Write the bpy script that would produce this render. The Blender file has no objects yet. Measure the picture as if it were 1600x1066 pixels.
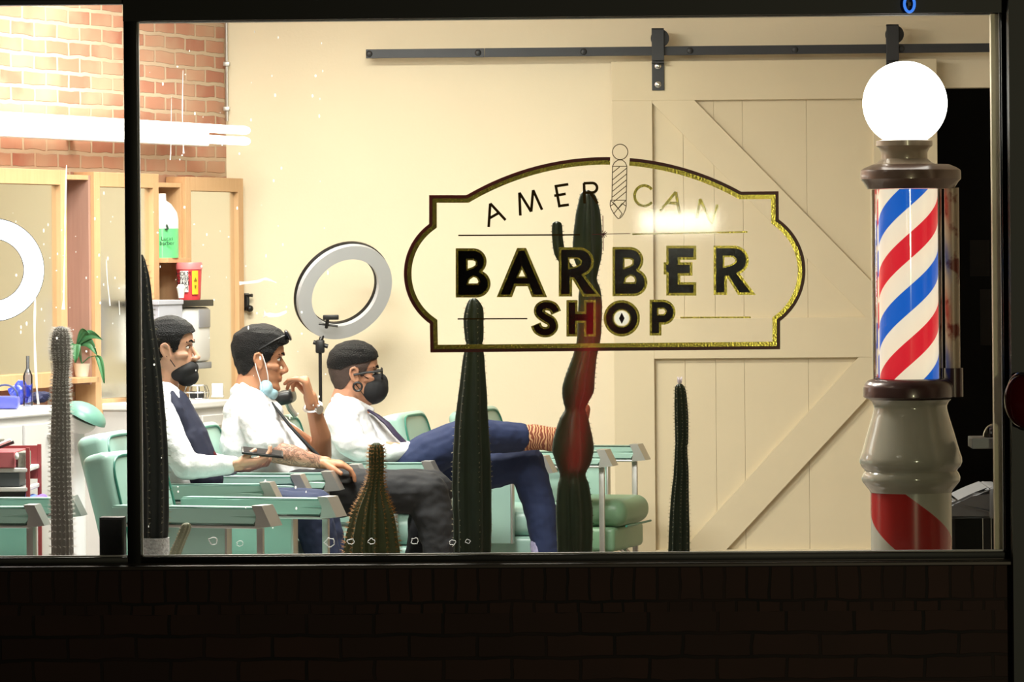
import bpy, bmesh, math, random
from mathutils import Vector, Matrix, noise
from mathutils.geometry import tessellate_polygon
R = math.radians
random.seed(7)
SC = bpy.context.scene
COL = SC.collection

# ------------------------------------------------------------------ camera
F = 6790.0
PSI = R(1.8); ROLL = 0.0085
ZC = 1.58
FWD = Vector((-math.sin(PSI), math.cos(PSI), 0))
R0 = Vector((math.cos(PSI), math.sin(PSI), 0)); U0 = Vector((0, 0, 1))
RT = R0 * math.cos(ROLL) - U0 * math.sin(ROLL)
UP = R0 * math.sin(ROLL) + U0 * math.cos(ROLL)
CAM = Vector((14 * math.tan(PSI), -14, ZC))
cd = bpy.data.cameras.new('camera'); cam = bpy.data.objects.new('camera', cd); COL.objects.link(cam)
cd.sensor_width = 36; cd.lens = F / 1600 * 36; cd.shift_y = -133 / 1600; cd.clip_end = 100
m = Matrix((RT, UP, -FWD)).transposed().to_4x4(); m.translation = CAM
cam.matrix_world = m; SC.camera = cam

def ray(px, py):
    return FWD * F + RT * (px - 800) + UP * (400 - py)
def P(px, py, Y):
    """world point at pixel (px,py) on the plane y=Y"""
    d = ray(px, py); t = (Y - CAM.y) / d.y
    return CAM + d * t
def S(Y):
    return F / (Y + 14)

# brick wall: plan line through the corner, along WD (away from the viewer)
BW = 5.8                                   # back wall y
CORN = P(355, 400, BW); CORN.z = 0
_d = ray(3400, 400); WD = Vector((_d.x, _d.y, 0)).normalized()
WN = Vector((WD.y, -WD.x, 0))              # into the room
def W(u, n, z):
    v = CORN + WD * u + WN * n; v.z = z; return v
def PB(px, py, n=0.0):
    """(u, z) on the brick wall's plane pushed n metres into the room"""
    d = ray(px, py); o = CORN + WN * n
    t = (o - CAM).dot(WN) / d.dot(WN)
    p = CAM + d * t
    return (p - CORN).dot(WD), p.z

# ------------------------------------------------------------------ materials
def lin(c):
    f = lambda v: v / 12.92 if v <= .04045 else ((v + .055) / 1.055) ** 2.4
    return tuple(f(v / 255) for v in c) + (1.0,)
MATS = {}
def mat(name, rgb, rough=.5, metal=0.0, var=.08, vs=8, bump=0.0, bs=60, emit=0.0, ecol=None, coat=0.0, sss=0.0, spec=None):
    if name in MATS: return MATS[name]
    M = bpy.data.materials.new(name); M.use_nodes = True; N = M.node_tree; n = N.nodes; l = N.links
    b = n['Principled BSDF']; c = lin(rgb)
    b.inputs['Roughness'].default_value = rough; b.inputs['Metallic'].default_value = metal
    if coat: b.inputs['Coat Weight'].default_value = coat; b.inputs['Coat Roughness'].default_value = .1
    if sss:
        b.inputs['Subsurface Weight'].default_value = sss; b.inputs['Subsurface Radius'].default_value = (.012, .004, .002)
        b.inputs['Subsurface Scale'].default_value = .6
    if spec is not None: b.inputs['Specular IOR Level'].default_value = spec
    tc = n.new('ShaderNodeTexCoord')
    if var:
        no = n.new('ShaderNodeTexNoise'); no.inputs['Scale'].default_value = vs; no.inputs['Detail'].default_value = 4
        l.new(tc.outputs['Object'], no.inputs['Vector'])
        mx = n.new('ShaderNodeMix'); mx.data_type = 'RGBA'
        mx.inputs['A'].default_value = tuple(v * (1 - var) for v in c[:3]) + (1,)
        mx.inputs['B'].default_value = tuple(min(1, v * (1 + var)) for v in c[:3]) + (1,)
        l.new(no.outputs['Fac'], mx.inputs['Factor']); l.new(mx.outputs['Result'], b.inputs['Base Color'])
    else: b.inputs['Base Color'].default_value = c
    if bump:
        nb = n.new('ShaderNodeTexNoise'); nb.inputs['Scale'].default_value = bs; nb.inputs['Detail'].default_value = 5
        l.new(tc.outputs['Object'], nb.inputs['Vector'])
        bp = n.new('ShaderNodeBump'); bp.inputs['Strength'].default_value = bump; bp.inputs['Distance'].default_value = .01
        l.new(nb.outputs['Fac'], bp.inputs['Height']); l.new(bp.outputs['Normal'], b.inputs['Normal'])
    if emit:
        b.inputs['Emission Color'].default_value = lin(ecol or rgb); b.inputs['Emission Strength'].default_value = emit
    MATS[name] = M; return M

def brick_mat(name, c1, c2, mortar, scale=1.0, bw=.21, bh=.068, bump=.6, ms=.010, rough=.85, patch=None):
    M = bpy.data.materials.new(name); M.use_nodes = True; N = M.node_tree; n = N.nodes; l = N.links
    b = n['Principled BSDF']; b.inputs['Roughness'].default_value = rough
    tc = n.new('ShaderNodeTexCoord'); sx = n.new('ShaderNodeSeparateXYZ'); cb = n.new('ShaderNodeCombineXYZ')
    l.new(tc.outputs['Object'], sx.inputs[0]); l.new(sx.outputs['X'], cb.inputs['X']); l.new(sx.outputs['Z'], cb.inputs['Y'])
    nn = n.new('ShaderNodeTexNoise'); nn.inputs['Scale'].default_value = 9
    l.new(cb.outputs[0], nn.inputs['Vector'])
    ma = n.new('ShaderNodeVectorMath'); ma.operation = 'MULTIPLY_ADD'; ma.inputs[1].default_value = (.02, .02, 0)
    l.new(nn.outputs['Color'], ma.inputs[0]); l.new(cb.outputs[0], ma.inputs[2])
    br = n.new('ShaderNodeTexBrick'); br.inputs['Scale'].default_value = scale
    br.inputs['Brick Width'].default_value = bw; br.inputs['Row Height'].default_value = bh; br.inputs['Mortar Size'].default_value = ms
    br.inputs['Mortar Smooth'].default_value = .3
    br.inputs['Color1'].default_value = lin(c1); br.inputs['Color2'].default_value = lin(c2); br.inputs['Mortar'].default_value = lin(mortar)
    l.new(ma.outputs[0], br.inputs['Vector'])
    n2 = n.new('ShaderNodeTexNoise'); n2.inputs['Scale'].default_value = 3.5; n2.inputs['Detail'].default_value = 6
    l.new(cb.outputs[0], n2.inputs['Vector'])
    rp = n.new('ShaderNodeValToRGB'); rp.color_ramp.elements[0].position = .42; rp.color_ramp.elements[1].position = .62
    l.new(n2.outputs['Fac'], rp.inputs[0])
    mx = n.new('ShaderNodeMix'); mx.data_type = 'RGBA'; mu = n.new('ShaderNodeMath'); mu.operation = 'MULTIPLY'; mu.inputs[1].default_value = .6
    l.new(rp.outputs['Color'], mu.inputs[0]); l.new(mu.outputs[0], mx.inputs['Factor'])
    l.new(br.outputs['Color'], mx.inputs['A']); mx.inputs['B'].default_value = lin(patch or mortar)
    l.new(mx.outputs['Result'], b.inputs['Base Color'])
    bp = n.new('ShaderNodeBump'); bp.inputs['Strength'].default_value = bump; bp.inputs['Distance'].default_value = .012; bp.invert = True
    l.new(br.outputs['Fac'], bp.inputs['Height']); l.new(bp.outputs['Normal'], b.inputs['Normal'])
    MATS[name] = M; return M

def wood_mat(name, c1, c2, rough=.5, axis='Z'):
    M = bpy.data.materials.new(name); M.use_nodes = True; N = M.node_tree; n = N.nodes; l = N.links
    b = n['Principled BSDF']; b.inputs['Roughness'].default_value = rough
    tc = n.new('ShaderNodeTexCoord'); mp = n.new('ShaderNodeMapping')
    mp.inputs['Scale'].default_value = (30, 30, 1.5) if axis == 'Z' else (1.5, 30, 30)
    l.new(tc.outputs['Object'], mp.inputs[0])
    no = n.new('ShaderNodeTexNoise'); no.inputs['Scale'].default_value = 2; no.inputs['Detail'].default_value = 5
    l.new(mp.outputs[0], no.inputs['Vector'])
    mx = n.new('ShaderNodeMix'); mx.data_type = 'RGBA'; mx.inputs['A'].default_value = lin(c1); mx.inputs['B'].default_value = lin(c2)
    l.new(no.outputs['Fac'], mx.inputs['Factor']); l.new(mx.outputs['Result'], b.inputs['Base Color'])
    MATS[name] = M; return M

def translucent_mat(name, rgb, f=.7):
    M = bpy.data.materials.new(name); M.use_nodes = True; N = M.node_tree; n = N.nodes; l = N.links
    n.remove(n['Principled BSDF']); d = n.new('ShaderNodeBsdfDiffuse'); d.inputs[0].default_value = lin(rgb); t = n.new('ShaderNodeBsdfTranslucent'); t.inputs[0].default_value = lin(rgb)
    mx = n.new('ShaderNodeMixShader'); mx.inputs[0].default_value = f; l.new(d.outputs[0], mx.inputs[1]); l.new(t.outputs[0], mx.inputs[2]); l.new(mx.outputs[0], n['Material Output'].inputs[0])
    MATS[name] = M; return M

def glass_mat(name, tint=(255, 255, 255), rough=.0, k=1.0):
    M = bpy.data.materials.new(name); M.use_nodes = True; N = M.node_tree; n = N.nodes; l = N.links
    n.remove(n['Principled BSDF'])
    tr = n.new('ShaderNodeBsdfTransparent'); tr.inputs[0].default_value = lin(tint)
    gl = n.new('ShaderNodeBsdfGlossy'); gl.inputs['Roughness'].default_value = rough
    fr = n.new('ShaderNodeFresnel'); fr.inputs[0].default_value = 1.45
    mu = n.new('ShaderNodeMath'); mu.operation = 'MULTIPLY'; mu.inputs[1].default_value = k; mu.use_clamp = True
    mx = n.new('ShaderNodeMixShader')
    l.new(fr.outputs[0], mu.inputs[0]); l.new(mu.outputs[0], mx.inputs[0]); l.new(tr.outputs[0], mx.inputs[1]); l.new(gl.outputs[0], mx.inputs[2])
    l.new(mx.outputs[0], n['Material Output'].inputs[0])
    MATS[name] = M; return M

cream = mat('cream_plaster', (236, 224, 198), .7, var=.03, vs=2, bump=.05, bs=80)
creamd = mat('cream_painted_wood', (222, 208, 178), .55, var=.04, vs=3)
black_fr = mat('black_frame_metal', (14, 13, 13), .45, .2, var=.2)
iron = mat('dark_iron', (66, 68, 72), .5, .5, var=.15)
chrome = mat('chrome', (215, 215, 215), .22, 1.0, var=0)
steel = mat('brushed_steel', (190, 188, 184), .4, .85, var=.05)
white = mat('white_enamel', (238, 238, 240), .4, var=.03)
grey = mat('grey_plastic', (150, 152, 158), .5)
lgrey = mat('light_grey_laminate', (212, 210, 210), .5, var=.03)
blackp = mat('black_plastic', (22, 22, 24), .4)
teal = mat('teal_vinyl', (154, 188, 178), .33, var=.06, vs=5, bump=.06, bs=25)
teald = mat('teal_vinyl_dark', (52, 120, 104), .4)
tealg = mat('green_vinyl', (112, 148, 118), .4)
skin1 = mat('skin_light_tan', (206, 158, 132), .5, sss=.15, var=.08, vs=20)
skin2 = mat('skin_tan', (186, 132, 100), .5, sss=.15, var=.10, vs=18)
skin3 = mat('skin_warm', (190, 138, 110), .5, sss=.15, var=.10, vs=18)
hairm = mat('black_hair', (14, 12, 12), .6, var=.5, vs=90, bump=.8, bs=220, spec=.25)
fade = mat('short_cropped_hair', (66, 50, 44), .7, var=.3, vs=120, bump=.3, bs=300)
shirt = mat('white_cotton', (222, 222, 225), .85, var=.03, bump=.7, bs=22)
jeans = mat('blue_denim', (32, 44, 80), .85, var=.15, vs=12, bump=.4, bs=14)
jeansd = mat('navy_denim', (34, 44, 74), .85, var=.2, vs=12, bump=.4, bs=14)
blackj = mat('black_denim', (30, 30, 33), .85, var=.2, vs=10, bump=.5, bs=12)
navy = mat('navy_vest_wool', (28, 32, 54), .8, var=.15, vs=40)
maroon = mat('maroon_silk', (84, 26, 32), .5, var=.3, vs=60)
blackc = mat('black_cloth', (24, 24, 27), .75, var=.15)
bluemask = mat('pale_blue_mask', (168, 208, 222), .8, var=.05, bump=.5, bs=40)
wood = wood_mat('honey_pine', (226, 186, 142), (204, 158, 114), .45)
wood2 = wood_mat('pink_brown_wood', (190, 150, 134), (162, 122, 108), .6)
brown = mat('brown_board', (120, 74, 58), .6)
mirrorm = mat('mirror', (235, 235, 228), .2, 1.0, var=0)
porc = mat('grey_white_porcelain', (160, 154, 140), .12, var=.05, vs=5, coat=.6)
brownp = mat('brown_painted_iron', (96, 74, 62), .3, .2, var=.25, vs=30, coat=.4)
brownd = mat('dark_maroon_iron', (66, 40, 38), .3, .2, var=.2, vs=30, coat=.3)

# ------------------------------------------------------------------ object helpers
RM = {}
def reg(o, label=None, cat=None, group=None, kind=None):
    if label: o['label'] = label
    if cat: o['category'] = cat
    if group: o['group'] = group
    if kind: o['kind'] = kind
    return o
def thing(name, label, cat, loc=(0, 0, 0), rz=0, group=None, kind=None):
    o = bpy.data.objects.new(name, None); COL.objects.link(o)
    o.empty_display_size = .1
    o.location = loc; o.rotation_euler = (0, 0, rz)
    RM[o.name] = Matrix.Translation(loc) @ Matrix.Rotation(rz, 4, 'Z')
    return reg(o, label, cat, group, kind)
def fin(name, bm, material, parent=None, world=False, smooth=True, origin=None, recalc=True):
    """bmesh (or mesh) -> one object. world=True: the shape is in world coordinates."""
    if isinstance(bm, bpy.types.Mesh): me = bm
    else:
        if recalc: bmesh.ops.recalc_face_normals(bm, faces=bm.faces)
        me = bpy.data.meshes.new(name); bm.to_mesh(me); bm.free()
    mats = material if isinstance(material, (list, tuple)) else [material]
    for k in mats: me.materials.append(k)
    o = bpy.data.objects.new(name, me); COL.objects.link(o)
    if smooth:
        me.shade_smooth() if hasattr(me, 'shade_smooth') else None
        try: me.set_sharp_from_angle(angle=R(35))
        except Exception: pass
    if parent is not None:
        o.parent = parent
        pm = RM.get(parent.name, Matrix.Identity(4))
        if world: me.transform(pm.inverted())
        RM[o.name] = pm
    elif origin is not None:
        me.transform(Matrix.Translation(-Vector(origin))); o.location = origin
        RM[o.name] = Matrix.Translation(origin)
    else: RM[o.name] = Matrix.Identity(4)
    return o
def struct(name, bm, material, origin=None, smooth=False):
    o = fin(name, bm, material, origin=origin, smooth=smooth); o['kind'] = 'structure'; return o
def copy_tree(o, parent=None):
    c = o.copy(); COL.objects.link(c)
    if parent is not None: c.parent = parent
    for ch in [x for x in bpy.data.objects if x.parent == o]: copy_tree(ch, c)
    return c

def nb(): return bmesh.new()
def box(bm, c, s, bev=0, M=None, seg=2):
    r = bmesh.ops.create_cube(bm, size=1)
    vs = r['verts']
    bmesh.ops.scale(bm, vec=s, verts=vs)
    if bev:
        es = list({e for v in vs for e in v.link_edges})
        rb = bmesh.ops.bevel(bm, geom=es, offset=min(bev, min(s) * .49), segments=seg, affect='EDGES', profile=.5)
        vs = list({v for f in rb['faces'] for v in f.verts} | {v for v in vs if v.is_valid})
    T = Matrix.Translation(c)
    if M is not None: T = M @ T
    bmesh.ops.transform(bm, matrix=T, verts=vs)
    return vs
def boxw(bm, x0, x1, y0, y1, z0, z1, bev=0, M=None):
    return box(bm, ((x0 + x1) / 2, (y0 + y1) / 2, (z0 + z1) / 2), (abs(x1 - x0), abs(y1 - y0), abs(z1 - z0)), bev, M)
def ell(bm, c, r, M=None, u=20, v=12):
    T = Matrix.Translation(c) @ (M if M else Matrix.Identity(4)) @ Matrix.Diagonal((r[0], r[1], r[2], 1)) if hasattr(r, '__len__') else Matrix.Translation(c) @ Matrix.Scale(r, 4)
    A = bm.verts.new(T @ Vector((0, 0, 1))); B = bm.verts.new(T @ Vector((0, 0, -1))); rg = []
    for i in range(1, v):
        p = math.pi * i / v; sp, cp = math.sin(p), math.cos(p)
        rg.append([bm.verts.new(T @ Vector((sp * math.cos(2 * math.pi * j / u), sp * math.sin(2 * math.pi * j / u), cp))) for j in range(u)])
    for j in range(u):
        k = (j + 1) % u; bm.faces.new((A, rg[0][j], rg[0][k])); bm.faces.new((B, rg[-1][k], rg[-1][j]))
        for a, b in zip(rg[:-1], rg[1:]): bm.faces.new((a[j], b[j], b[k], a[k]))
    return [A, B] + [x for q in rg for x in q]
def frame_for(d):
    d = d.normalized(); a = Vector((0, 0, 1)) if abs(d.z) < .95 else Vector((1, 0, 0))
    x = a.cross(d).normalized(); y = d.cross(x); return x, y, d
def tube(bm, pts, rad, n=10, cap=True, flat=1.0, closed=False, ref=None):
    """tube through pts; rad scalar or list; flat scales the second axis"""
    pts = [Vector(p) for p in pts]; k = len(pts)
    if not hasattr(rad, '__len__'): rad = [rad] * k
    rings = []; px = None
    for i, p in enumerate(pts):
        if closed: t = pts[(i + 1) % k] - pts[i - 1]
        else: t = pts[min(i + 1, k - 1)] - pts[max(i - 1, 0)]
        if t.length < 1e-9: t = Vector((0, 0, 1))
        t.normalize()
        if px is None:
            if ref is not None:
                px = (Vector(ref) - t * Vector(ref).dot(t)).normalized()
            else: px = frame_for(t)[0]
        else:
            px = (px - t * px.dot(t))
            px = px.normalized() if px.length > 1e-6 else frame_for(t)[0]
        py = t.cross(px)
        rings.append([bm.verts.new(p + px * math.cos(2 * math.pi * j / n) * rad[i] + py * math.sin(2 * math.pi * j / n) * rad[i] * flat) for j in range(n)])
    for i in range(k if closed else k - 1):
        a, b = rings[i], rings[(i + 1) % k]
        for j in range(n): bm.faces.new((a[j], a[(j + 1) % n], b[(j + 1) % n], b[j]))
    if cap and not closed:
        bm.faces.new(rings[0][::-1]); bm.faces.new(rings[-1])
def caps(bm, a, ra, b, rb, n=14):
    """tapered capsule for remeshing"""
    a = Vector(a); b = Vector(b)
    ell(bm, a, (ra,) * 3, u=n, v=8); ell(bm, b, (rb,) * 3, u=n, v=8); tube(bm, [a, b], [ra, rb], n=n)
def chain(bm, pr, n=14):
    for (a, ra), (b, rb) in zip(pr[:-1], pr[1:]): caps(bm, a, ra, b, rb, n)
def lathe(bm, prof, c=(0, 0, 0), n=40, M=None, cap=True):
    rings = []
    for r, z in prof:
        ring = []
        for j in range(n):
            v = Vector((c[0] + r * math.cos(2 * math.pi * j / n), c[1] + r * math.sin(2 * math.pi * j / n), c[2] + z))
            if M is not None: v = M @ v
            ring.append(bm.verts.new(v))
        rings.append(ring)
    for a, b in zip(rings[:-1], rings[1:]):
        for j in range(n): bm.faces.new((a[j], a[(j + 1) % n], b[(j + 1) % n], b[j]))
    if cap: bm.faces.new(rings[0][::-1]); bm.faces.new(rings[-1])
def prism(bm, loops, place, depth):
    """loops: [outer, hole, ...] of 2D points; place(p, d) -> world; solid with thickness depth"""
    tri = tessellate_polygon([[Vector((p[0], p[1], 0)) for p in L] for L in loops])
    flat = [p for L in loops for p in L]
    A = [bm.verts.new(place(p, 0)) for p in flat]; B = [bm.verts.new(place(p, depth)) for p in flat]
    for t in tri:
        try: bm.faces.new([A[i] for i in t]); bm.faces.new([B[i] for i in t][::-1])
        except ValueError: pass
    o = 0
    for L in loops:
        k = len(L)
        for i in range(k):
            a, b = o + i, o + (i + 1) % k
            try: bm.faces.new((A[a], A[b], B[b], B[a]))
            except ValueError: pass
        o += k
def baked(bm, voxel, smooth=4, fac=.5):
    """voxel-union of everything in bm -> one continuous mesh"""
    me = bpy.data.meshes.new('tmp'); bm.to_mesh(me); bm.free()
    o = bpy.data.objects.new('tmp', me); COL.objects.link(o)
    md = o.modifiers.new('r', 'REMESH'); md.mode = 'VOXEL'; md.voxel_size = voxel; md.adaptivity = 0
    if smooth:
        sm = o.modifiers.new('s', 'SMOOTH'); sm.factor = fac; sm.iterations = smooth
    dg = bpy.context.evaluated_depsgraph_get(); dg.update()
    r = bpy.data.meshes.new_from_object(o.evaluated_get(dg))
    bpy.data.objects.remove(o); bpy.data.meshes.remove(me)
    return r
def text_mesh(body, size, M, ext=.0006, align='CENTER'):
    cu = bpy.data.curves.new('t', 'FONT'); cu.body = body; cu.size = size; cu.extrude = ext; cu.align_x = align; cu.space_line = .85
    o = bpy.data.objects.new('t', cu); COL.objects.link(o)
    dg = bpy.context.evaluated_depsgraph_get(); dg.update()
    me = bpy.data.meshes.new_from_object(o.evaluated_get(dg)); me.transform(M)
    bpy.data.objects.remove(o); bpy.data.curves.remove(cu); return me
def Mw(u, n, z=0):      # matrix of the brick wall frame: x along the wall, -y into the room
    return Matrix.Translation(W(u, n, z)) @ Matrix.Rotation(math.atan2(WD.y, WD.x), 4, 'Z')
def catmull(pts, k=6):
    out = []; n = len(pts)
    for i in range(n - 1):
        p0 = pts[max(i - 1, 0)]; p1 = pts[i]; p2 = pts[i + 1]; p3 = pts[min(i + 2, n - 1)]
        for j in range(k):
            t = j / k
            out.append(tuple(.5 * (2 * b + (c - a) * t + (2 * a - 5 * b + 4 * c - d) * t * t + (-a + 3 * b - 3 * c + d) * t ** 3) for a, b, c, d in zip(p0, p1, p2, p3)))
    out.append(tuple(pts[-1])); return out

# ================================================================== SETTING
ZCEIL = 3.1
bm = nb(); boxw(bm, -8, 6, -18, .0, -.12, 0); struct('ground', bm, mat('asphalt', (40, 38, 38), .9, bump=.3))
floorm = mat('grey_floor_tile', (150, 140, 130), .35, var=.1, vs=3)
bm = nb(); boxw(bm, -5, 4.2, .0, 8.2, -.12, .0); struct('floor', bm, floorm)
bm = nb(); boxw(bm, -5, 4.2, .12, 8.2, ZCEIL, ZCEIL + .1); struct('ceiling', bm, mat('ceiling_white', (225, 218, 205), .8))
# back wall with the dark doorway at its right
DX0 = P(1400, 400, BW).x; DX1 = P(1549, 400, BW).x + .35; DZ = P(1500, 137, BW).z
bm = nb()
boxw(bm, CORN.x - .12, DX0, BW, BW + .12, 0, ZCEIL); boxw(bm, DX0, DX1, BW, BW + .12, DZ, ZCEIL); boxw(bm, DX1, 4.1, BW, BW + .12, 0, ZCEIL)
struct('wall_back', bm, cream)
# faint pilaster edge left of the mirror corner
bm = nb()
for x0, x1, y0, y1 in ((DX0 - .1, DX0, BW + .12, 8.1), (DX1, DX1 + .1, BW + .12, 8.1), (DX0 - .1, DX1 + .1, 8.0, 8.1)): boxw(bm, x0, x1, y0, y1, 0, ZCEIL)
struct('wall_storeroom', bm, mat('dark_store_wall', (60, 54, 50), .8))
# brick wall on the left
brickm = brick_mat('salmon_brick', (176, 112, 92), (200, 152, 126), (202, 182, 158), patch=(198, 166, 140))
whtbrick = brick_mat('white_painted_brick', (205, 200, 192), (220, 214, 206), (150, 142, 134), bump=.5, bw=.2, bh=.075, ms=.006, patch=(222, 216, 208))
ZL = PB(185, 640)[1]
MP = [PB(p, 400, .10)[0] for p in (105, 148, 249, 291)]          # edges of the mirrors on the wall
ZA, ZB = PB(128, 600)[1], PB(128, 275)[1]; ZC, ZD = PB(265, 500)[1], PB(270, 287)[1]
bm = nb()
for a, b, z0, z1 in ((-6.2, MP[0], ZL, ZCEIL), (MP[0], MP[1], ZL, ZA), (MP[0], MP[1], ZB, ZCEIL), (MP[1], MP[2], ZL, ZCEIL), (MP[2], MP[3], ZL, ZC), (MP[2], MP[3], ZD, ZCEIL), (MP[3], .3, ZL, ZCEIL)): boxw(bm, a, b, 0, .15, z0, z1)
for a, b, z0, z1 in ((MP[0], MP[1], ZA, ZB), (MP[2], MP[3], ZC, ZD)): boxw(bm, a, b, .07, .15, z0, z1)
o = struct('wall_left', bm, brickm); o.matrix_world = Mw(0, 0)
o = struct('wall_left_lower', (lambda b: (boxw(b, -6.2, .3, 0, .15, 0, ZL), b)[1])(nb()), whtbrick); o.matrix_world = Mw(0, 0)
bm = nb(); boxw(bm, 4.1, 4.2, .0, BW, 0, ZCEIL); struct('wall_right', bm, cream)

# facade below / beside / above the glass
extbrick = brick_mat('dark_exterior_brick', (74, 50, 44), (60, 42, 38), (34, 30, 29), bump=.5, bw=.22, bh=.075, ms=.006, patch=(62, 44, 40))
rowlock = brick_mat('dark_exterior_rowlock', (74, 50, 44), (60, 42, 38), (34, 30, 29), bump=.5, bw=.072, bh=.24, ms=.005, patch=(62, 44, 40))
ZS = P(800, 866, 0).z            # bottom edge of the glass
XL = P(208, 400, 0).x            # mullion centre
XR = P(1566, 400, 0).x
ZSL = P(800, 880, -.06).z
bm = nb(); boxw(bm, -5, XR + .02, -.06, .08, 0, ZSL - .16); struct('wall_front', bm, extbrick)
bm = nb(); boxw(bm, -5, XR + .02, -.06, .08, ZSL - .16, ZSL - .012); struct('wall_front_upper_course', bm, rowlock)
bm = nb(); boxw(bm, XR + .015, 6, -.14, .1, 0, 3.4); struct('wall_front_pier', bm, mat('black_pier_paint', (9, 9, 10), .5))
ZT2 = P(800, 28.5, 0).z; ZT1 = P(100, 8, 0).z
bm = nb(); boxw(bm, -5, XR + .02, -.05, .1, ZT1 + .02, 3.4); boxw(bm, P(198, 400, 0).x, XR + .02, -.05, .1, ZT2, ZT1 + .03); struct('wall_front_fascia', bm, mat('black_fascia', (10, 9, 9), .5))
bm = nb(); boxw(bm, -5, XR + .02, -.11, .0, ZSL - .014, ZSL, .003); boxw(bm, -5, XR + .02, -.02, .06, ZSL - .012, ZS - .004)
struct('trim_1', bm, mat('dark_sill_metal', (58, 50, 46), .4, .4))
bm = nb(); x0 = P(1549, 400, .1).x; boxw(bm, x0, XR + .04, .04, .1, ZSL, ZT2); struct('trim_2', bm, creamd)

pane = glass_mat('window_glass', (250, 252, 250), .035, 1.0)
def window(name, x0, x1, z0, z1, sl, sr):
    o = thing(name, None, None, (x0, 0, z0), kind='structure')
    bm = nb(); boxw(bm, x0, x1, -.003, .003, z0, z1); fin('pane', bm, pane, o, True, False)
    bm = nb()
    boxw(bm, x0 - sl, x1 + sr, -.03, .03, z0 - .022, z0, .002); boxw(bm, x0 - sl, x1 + sr, -.03, .03, z1, z1 + .02, .002)
    if sl: boxw(bm, x0 - sl, x0, -.035, .035, z0 - .022, z1 + .02, .002)
    if sr: boxw(bm, x1, x1 + sr, -.03, .03, z0 - .022, z1 + .02, .002)
    fin('window_frame', bm, black_fr, o, True)
    bm = nb(); boxw(bm, x0, x1, -.008, .012, z0, z0 + .004); boxw(bm, x0, x0 + .004, -.008, .012, z0, z1); boxw(bm, x1 - .004, x1, -.008, .012, z0, z1)
    fin('glazing_bead', bm, mat('pale_glazing_bead', (200, 198, 196), .5), o, True)
    return o
xa = P(198, 400, 0).x; xb = P(218, 400, 0).x
win1 = window('window_1', -4.2, xa, ZS, ZT1, .04, 0)
win2 = window('window_2', xb, XR, ZS, ZT2, xb - xa, .02)

# soap runs and drops dried on the glass
drip = translucent_mat('dried_white_soap', (250, 250, 250), .85)
def drips(parent, runs, name='soap_run'):
    for pts, w in runs:
        bm = nb(); pp = catmull(pts, 4)
        ra = [max(.0008, w / S(0) * (.6 + .5 * noise.noise(Vector((p[1] * .11, p[0] * .3, 1))))) for p in pp]; ra[0] *= .5; ra[-1] *= 1.5
        tube(bm, [P(p[0], p[1], .006) for p in pp], ra, 8, flat=.25, ref=(1, 0, 0))
        fin(name, bm, drip, parent, True)
drips(win1, [([(104, 258), (102, 330), (101, 400), (99, 484)], 2.3), ([(55, 462), (54, 530), (57, 600), (60, 632)], 3.0), ([(166, 405), (168, 440), (172, 478)], 1.2), ([(186, 470), (187, 492)], 1.0)])
drips(win2, [([(286, 110), (285, 180), (287, 240)], 1.2), ([(268, 150), (267, 230), (266, 250)], 1.0), ([(432, 442), (415, 436), (402, 440), (374, 443)], 3.2), ([(448, 487), (432, 493), (412, 491)], 5)], 'soap_smear')
random.seed(3)
def drops(parent, spots, name='soap_drop'):
    for x, y, r in spots:
        bm = nb(); pts = []
        for k in range(14):
            a = k / 14 * 2 * math.pi; rr = r * (1 + .25 * random.uniform(-1, 1)); pts.append(P(x + rr * math.cos(a), y + rr * .8 * math.sin(a), .006))
        tube(bm, pts, [r / S(0) * .26 * random.uniform(.6, 1.4) for _ in pts], 6, closed=True, flat=.4)
        fin(name, bm, drip, parent, True)
drops(win2, [(515, 848, 8), (548, 846, 5), (580, 846, 5), (648, 846, 6), (707, 848, 5), (731, 846, 4), (333, 845, 7), (375, 850, 5)])
def specks(parent, area, k, name):
    bm = nb()
    for _ in range(k):
        x = random.uniform(area[0], area[2]); y = random.uniform(area[1], area[3]); r = random.uniform(.6, 1.7) / S(0)
        c = P(x, y, .006); ell(bm, c, (r, .0006, r * random.uniform(.8, 2.5)), u=8, v=5)
    o = fin(name, bm, drip, parent, True); o['kind'] = 'stuff'
specks(win1, (10, 300, 195, 560), 45, 'soap_specks'); specks(win2, (225, 40, 520, 850), 90, 'soap_specks')

# ------------------------------------------------------------------ sliding barn door, track
def q2(px, py, Y): return P(px, py, Y)
door = thing('door_1', None, None, (P(1211, 400, BW - .06).x, BW - .06, 0), kind='structure')
dxl, dxr = P(958, 400, BW - .08).x, P(1466, 400, BW - .08).x
dzt = P(1210, 94, BW - .08).z
YP = BW - .06; YF = BW - .085
def X(px): return P(px, 400, YF).x
def Z(py, px=1150): return P(px, py, YF).z
bm = nb()
gx = [dxl + .01, X(1069), X(1117), X(1162), X(1262), X(1372), dxr - .01]
for a, b_ in zip(gx[:-1], gx[1:]): boxw(bm, a + .0005, b_ - .0005, YP, YP + .025, .04, dzt - .01, .001)
fin('plank_panel', bm, creamd, door, True, False)
zt1, zm0, zm1 = Z(156), Z(497), Z(560)
def rail(name, x0, x1, z0, z1):
    bm = nb(); boxw(bm, x0, x1, YF, YP, z0, z1, .002); fin(name, bm, creamd, door, True, False)
rail('stile', dxl, X(1021), .03, zt1); rail('stile', X(1366), dxr, .03, zt1); rail('top_rail', dxl, dxr, zt1, dzt)
rail('middle_rail', X(1021), X(1366), zm1, zm0); rail('bottom_rail', X(1021), X(1366), .03, .24)
def brace(pts):
    bm = nb(); prism(bm, [pts], lambda p, d: Vector((p[0], YF + .001 + d, p[1])), .022); fin('brace', bm, creamd, door, True, False)
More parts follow.
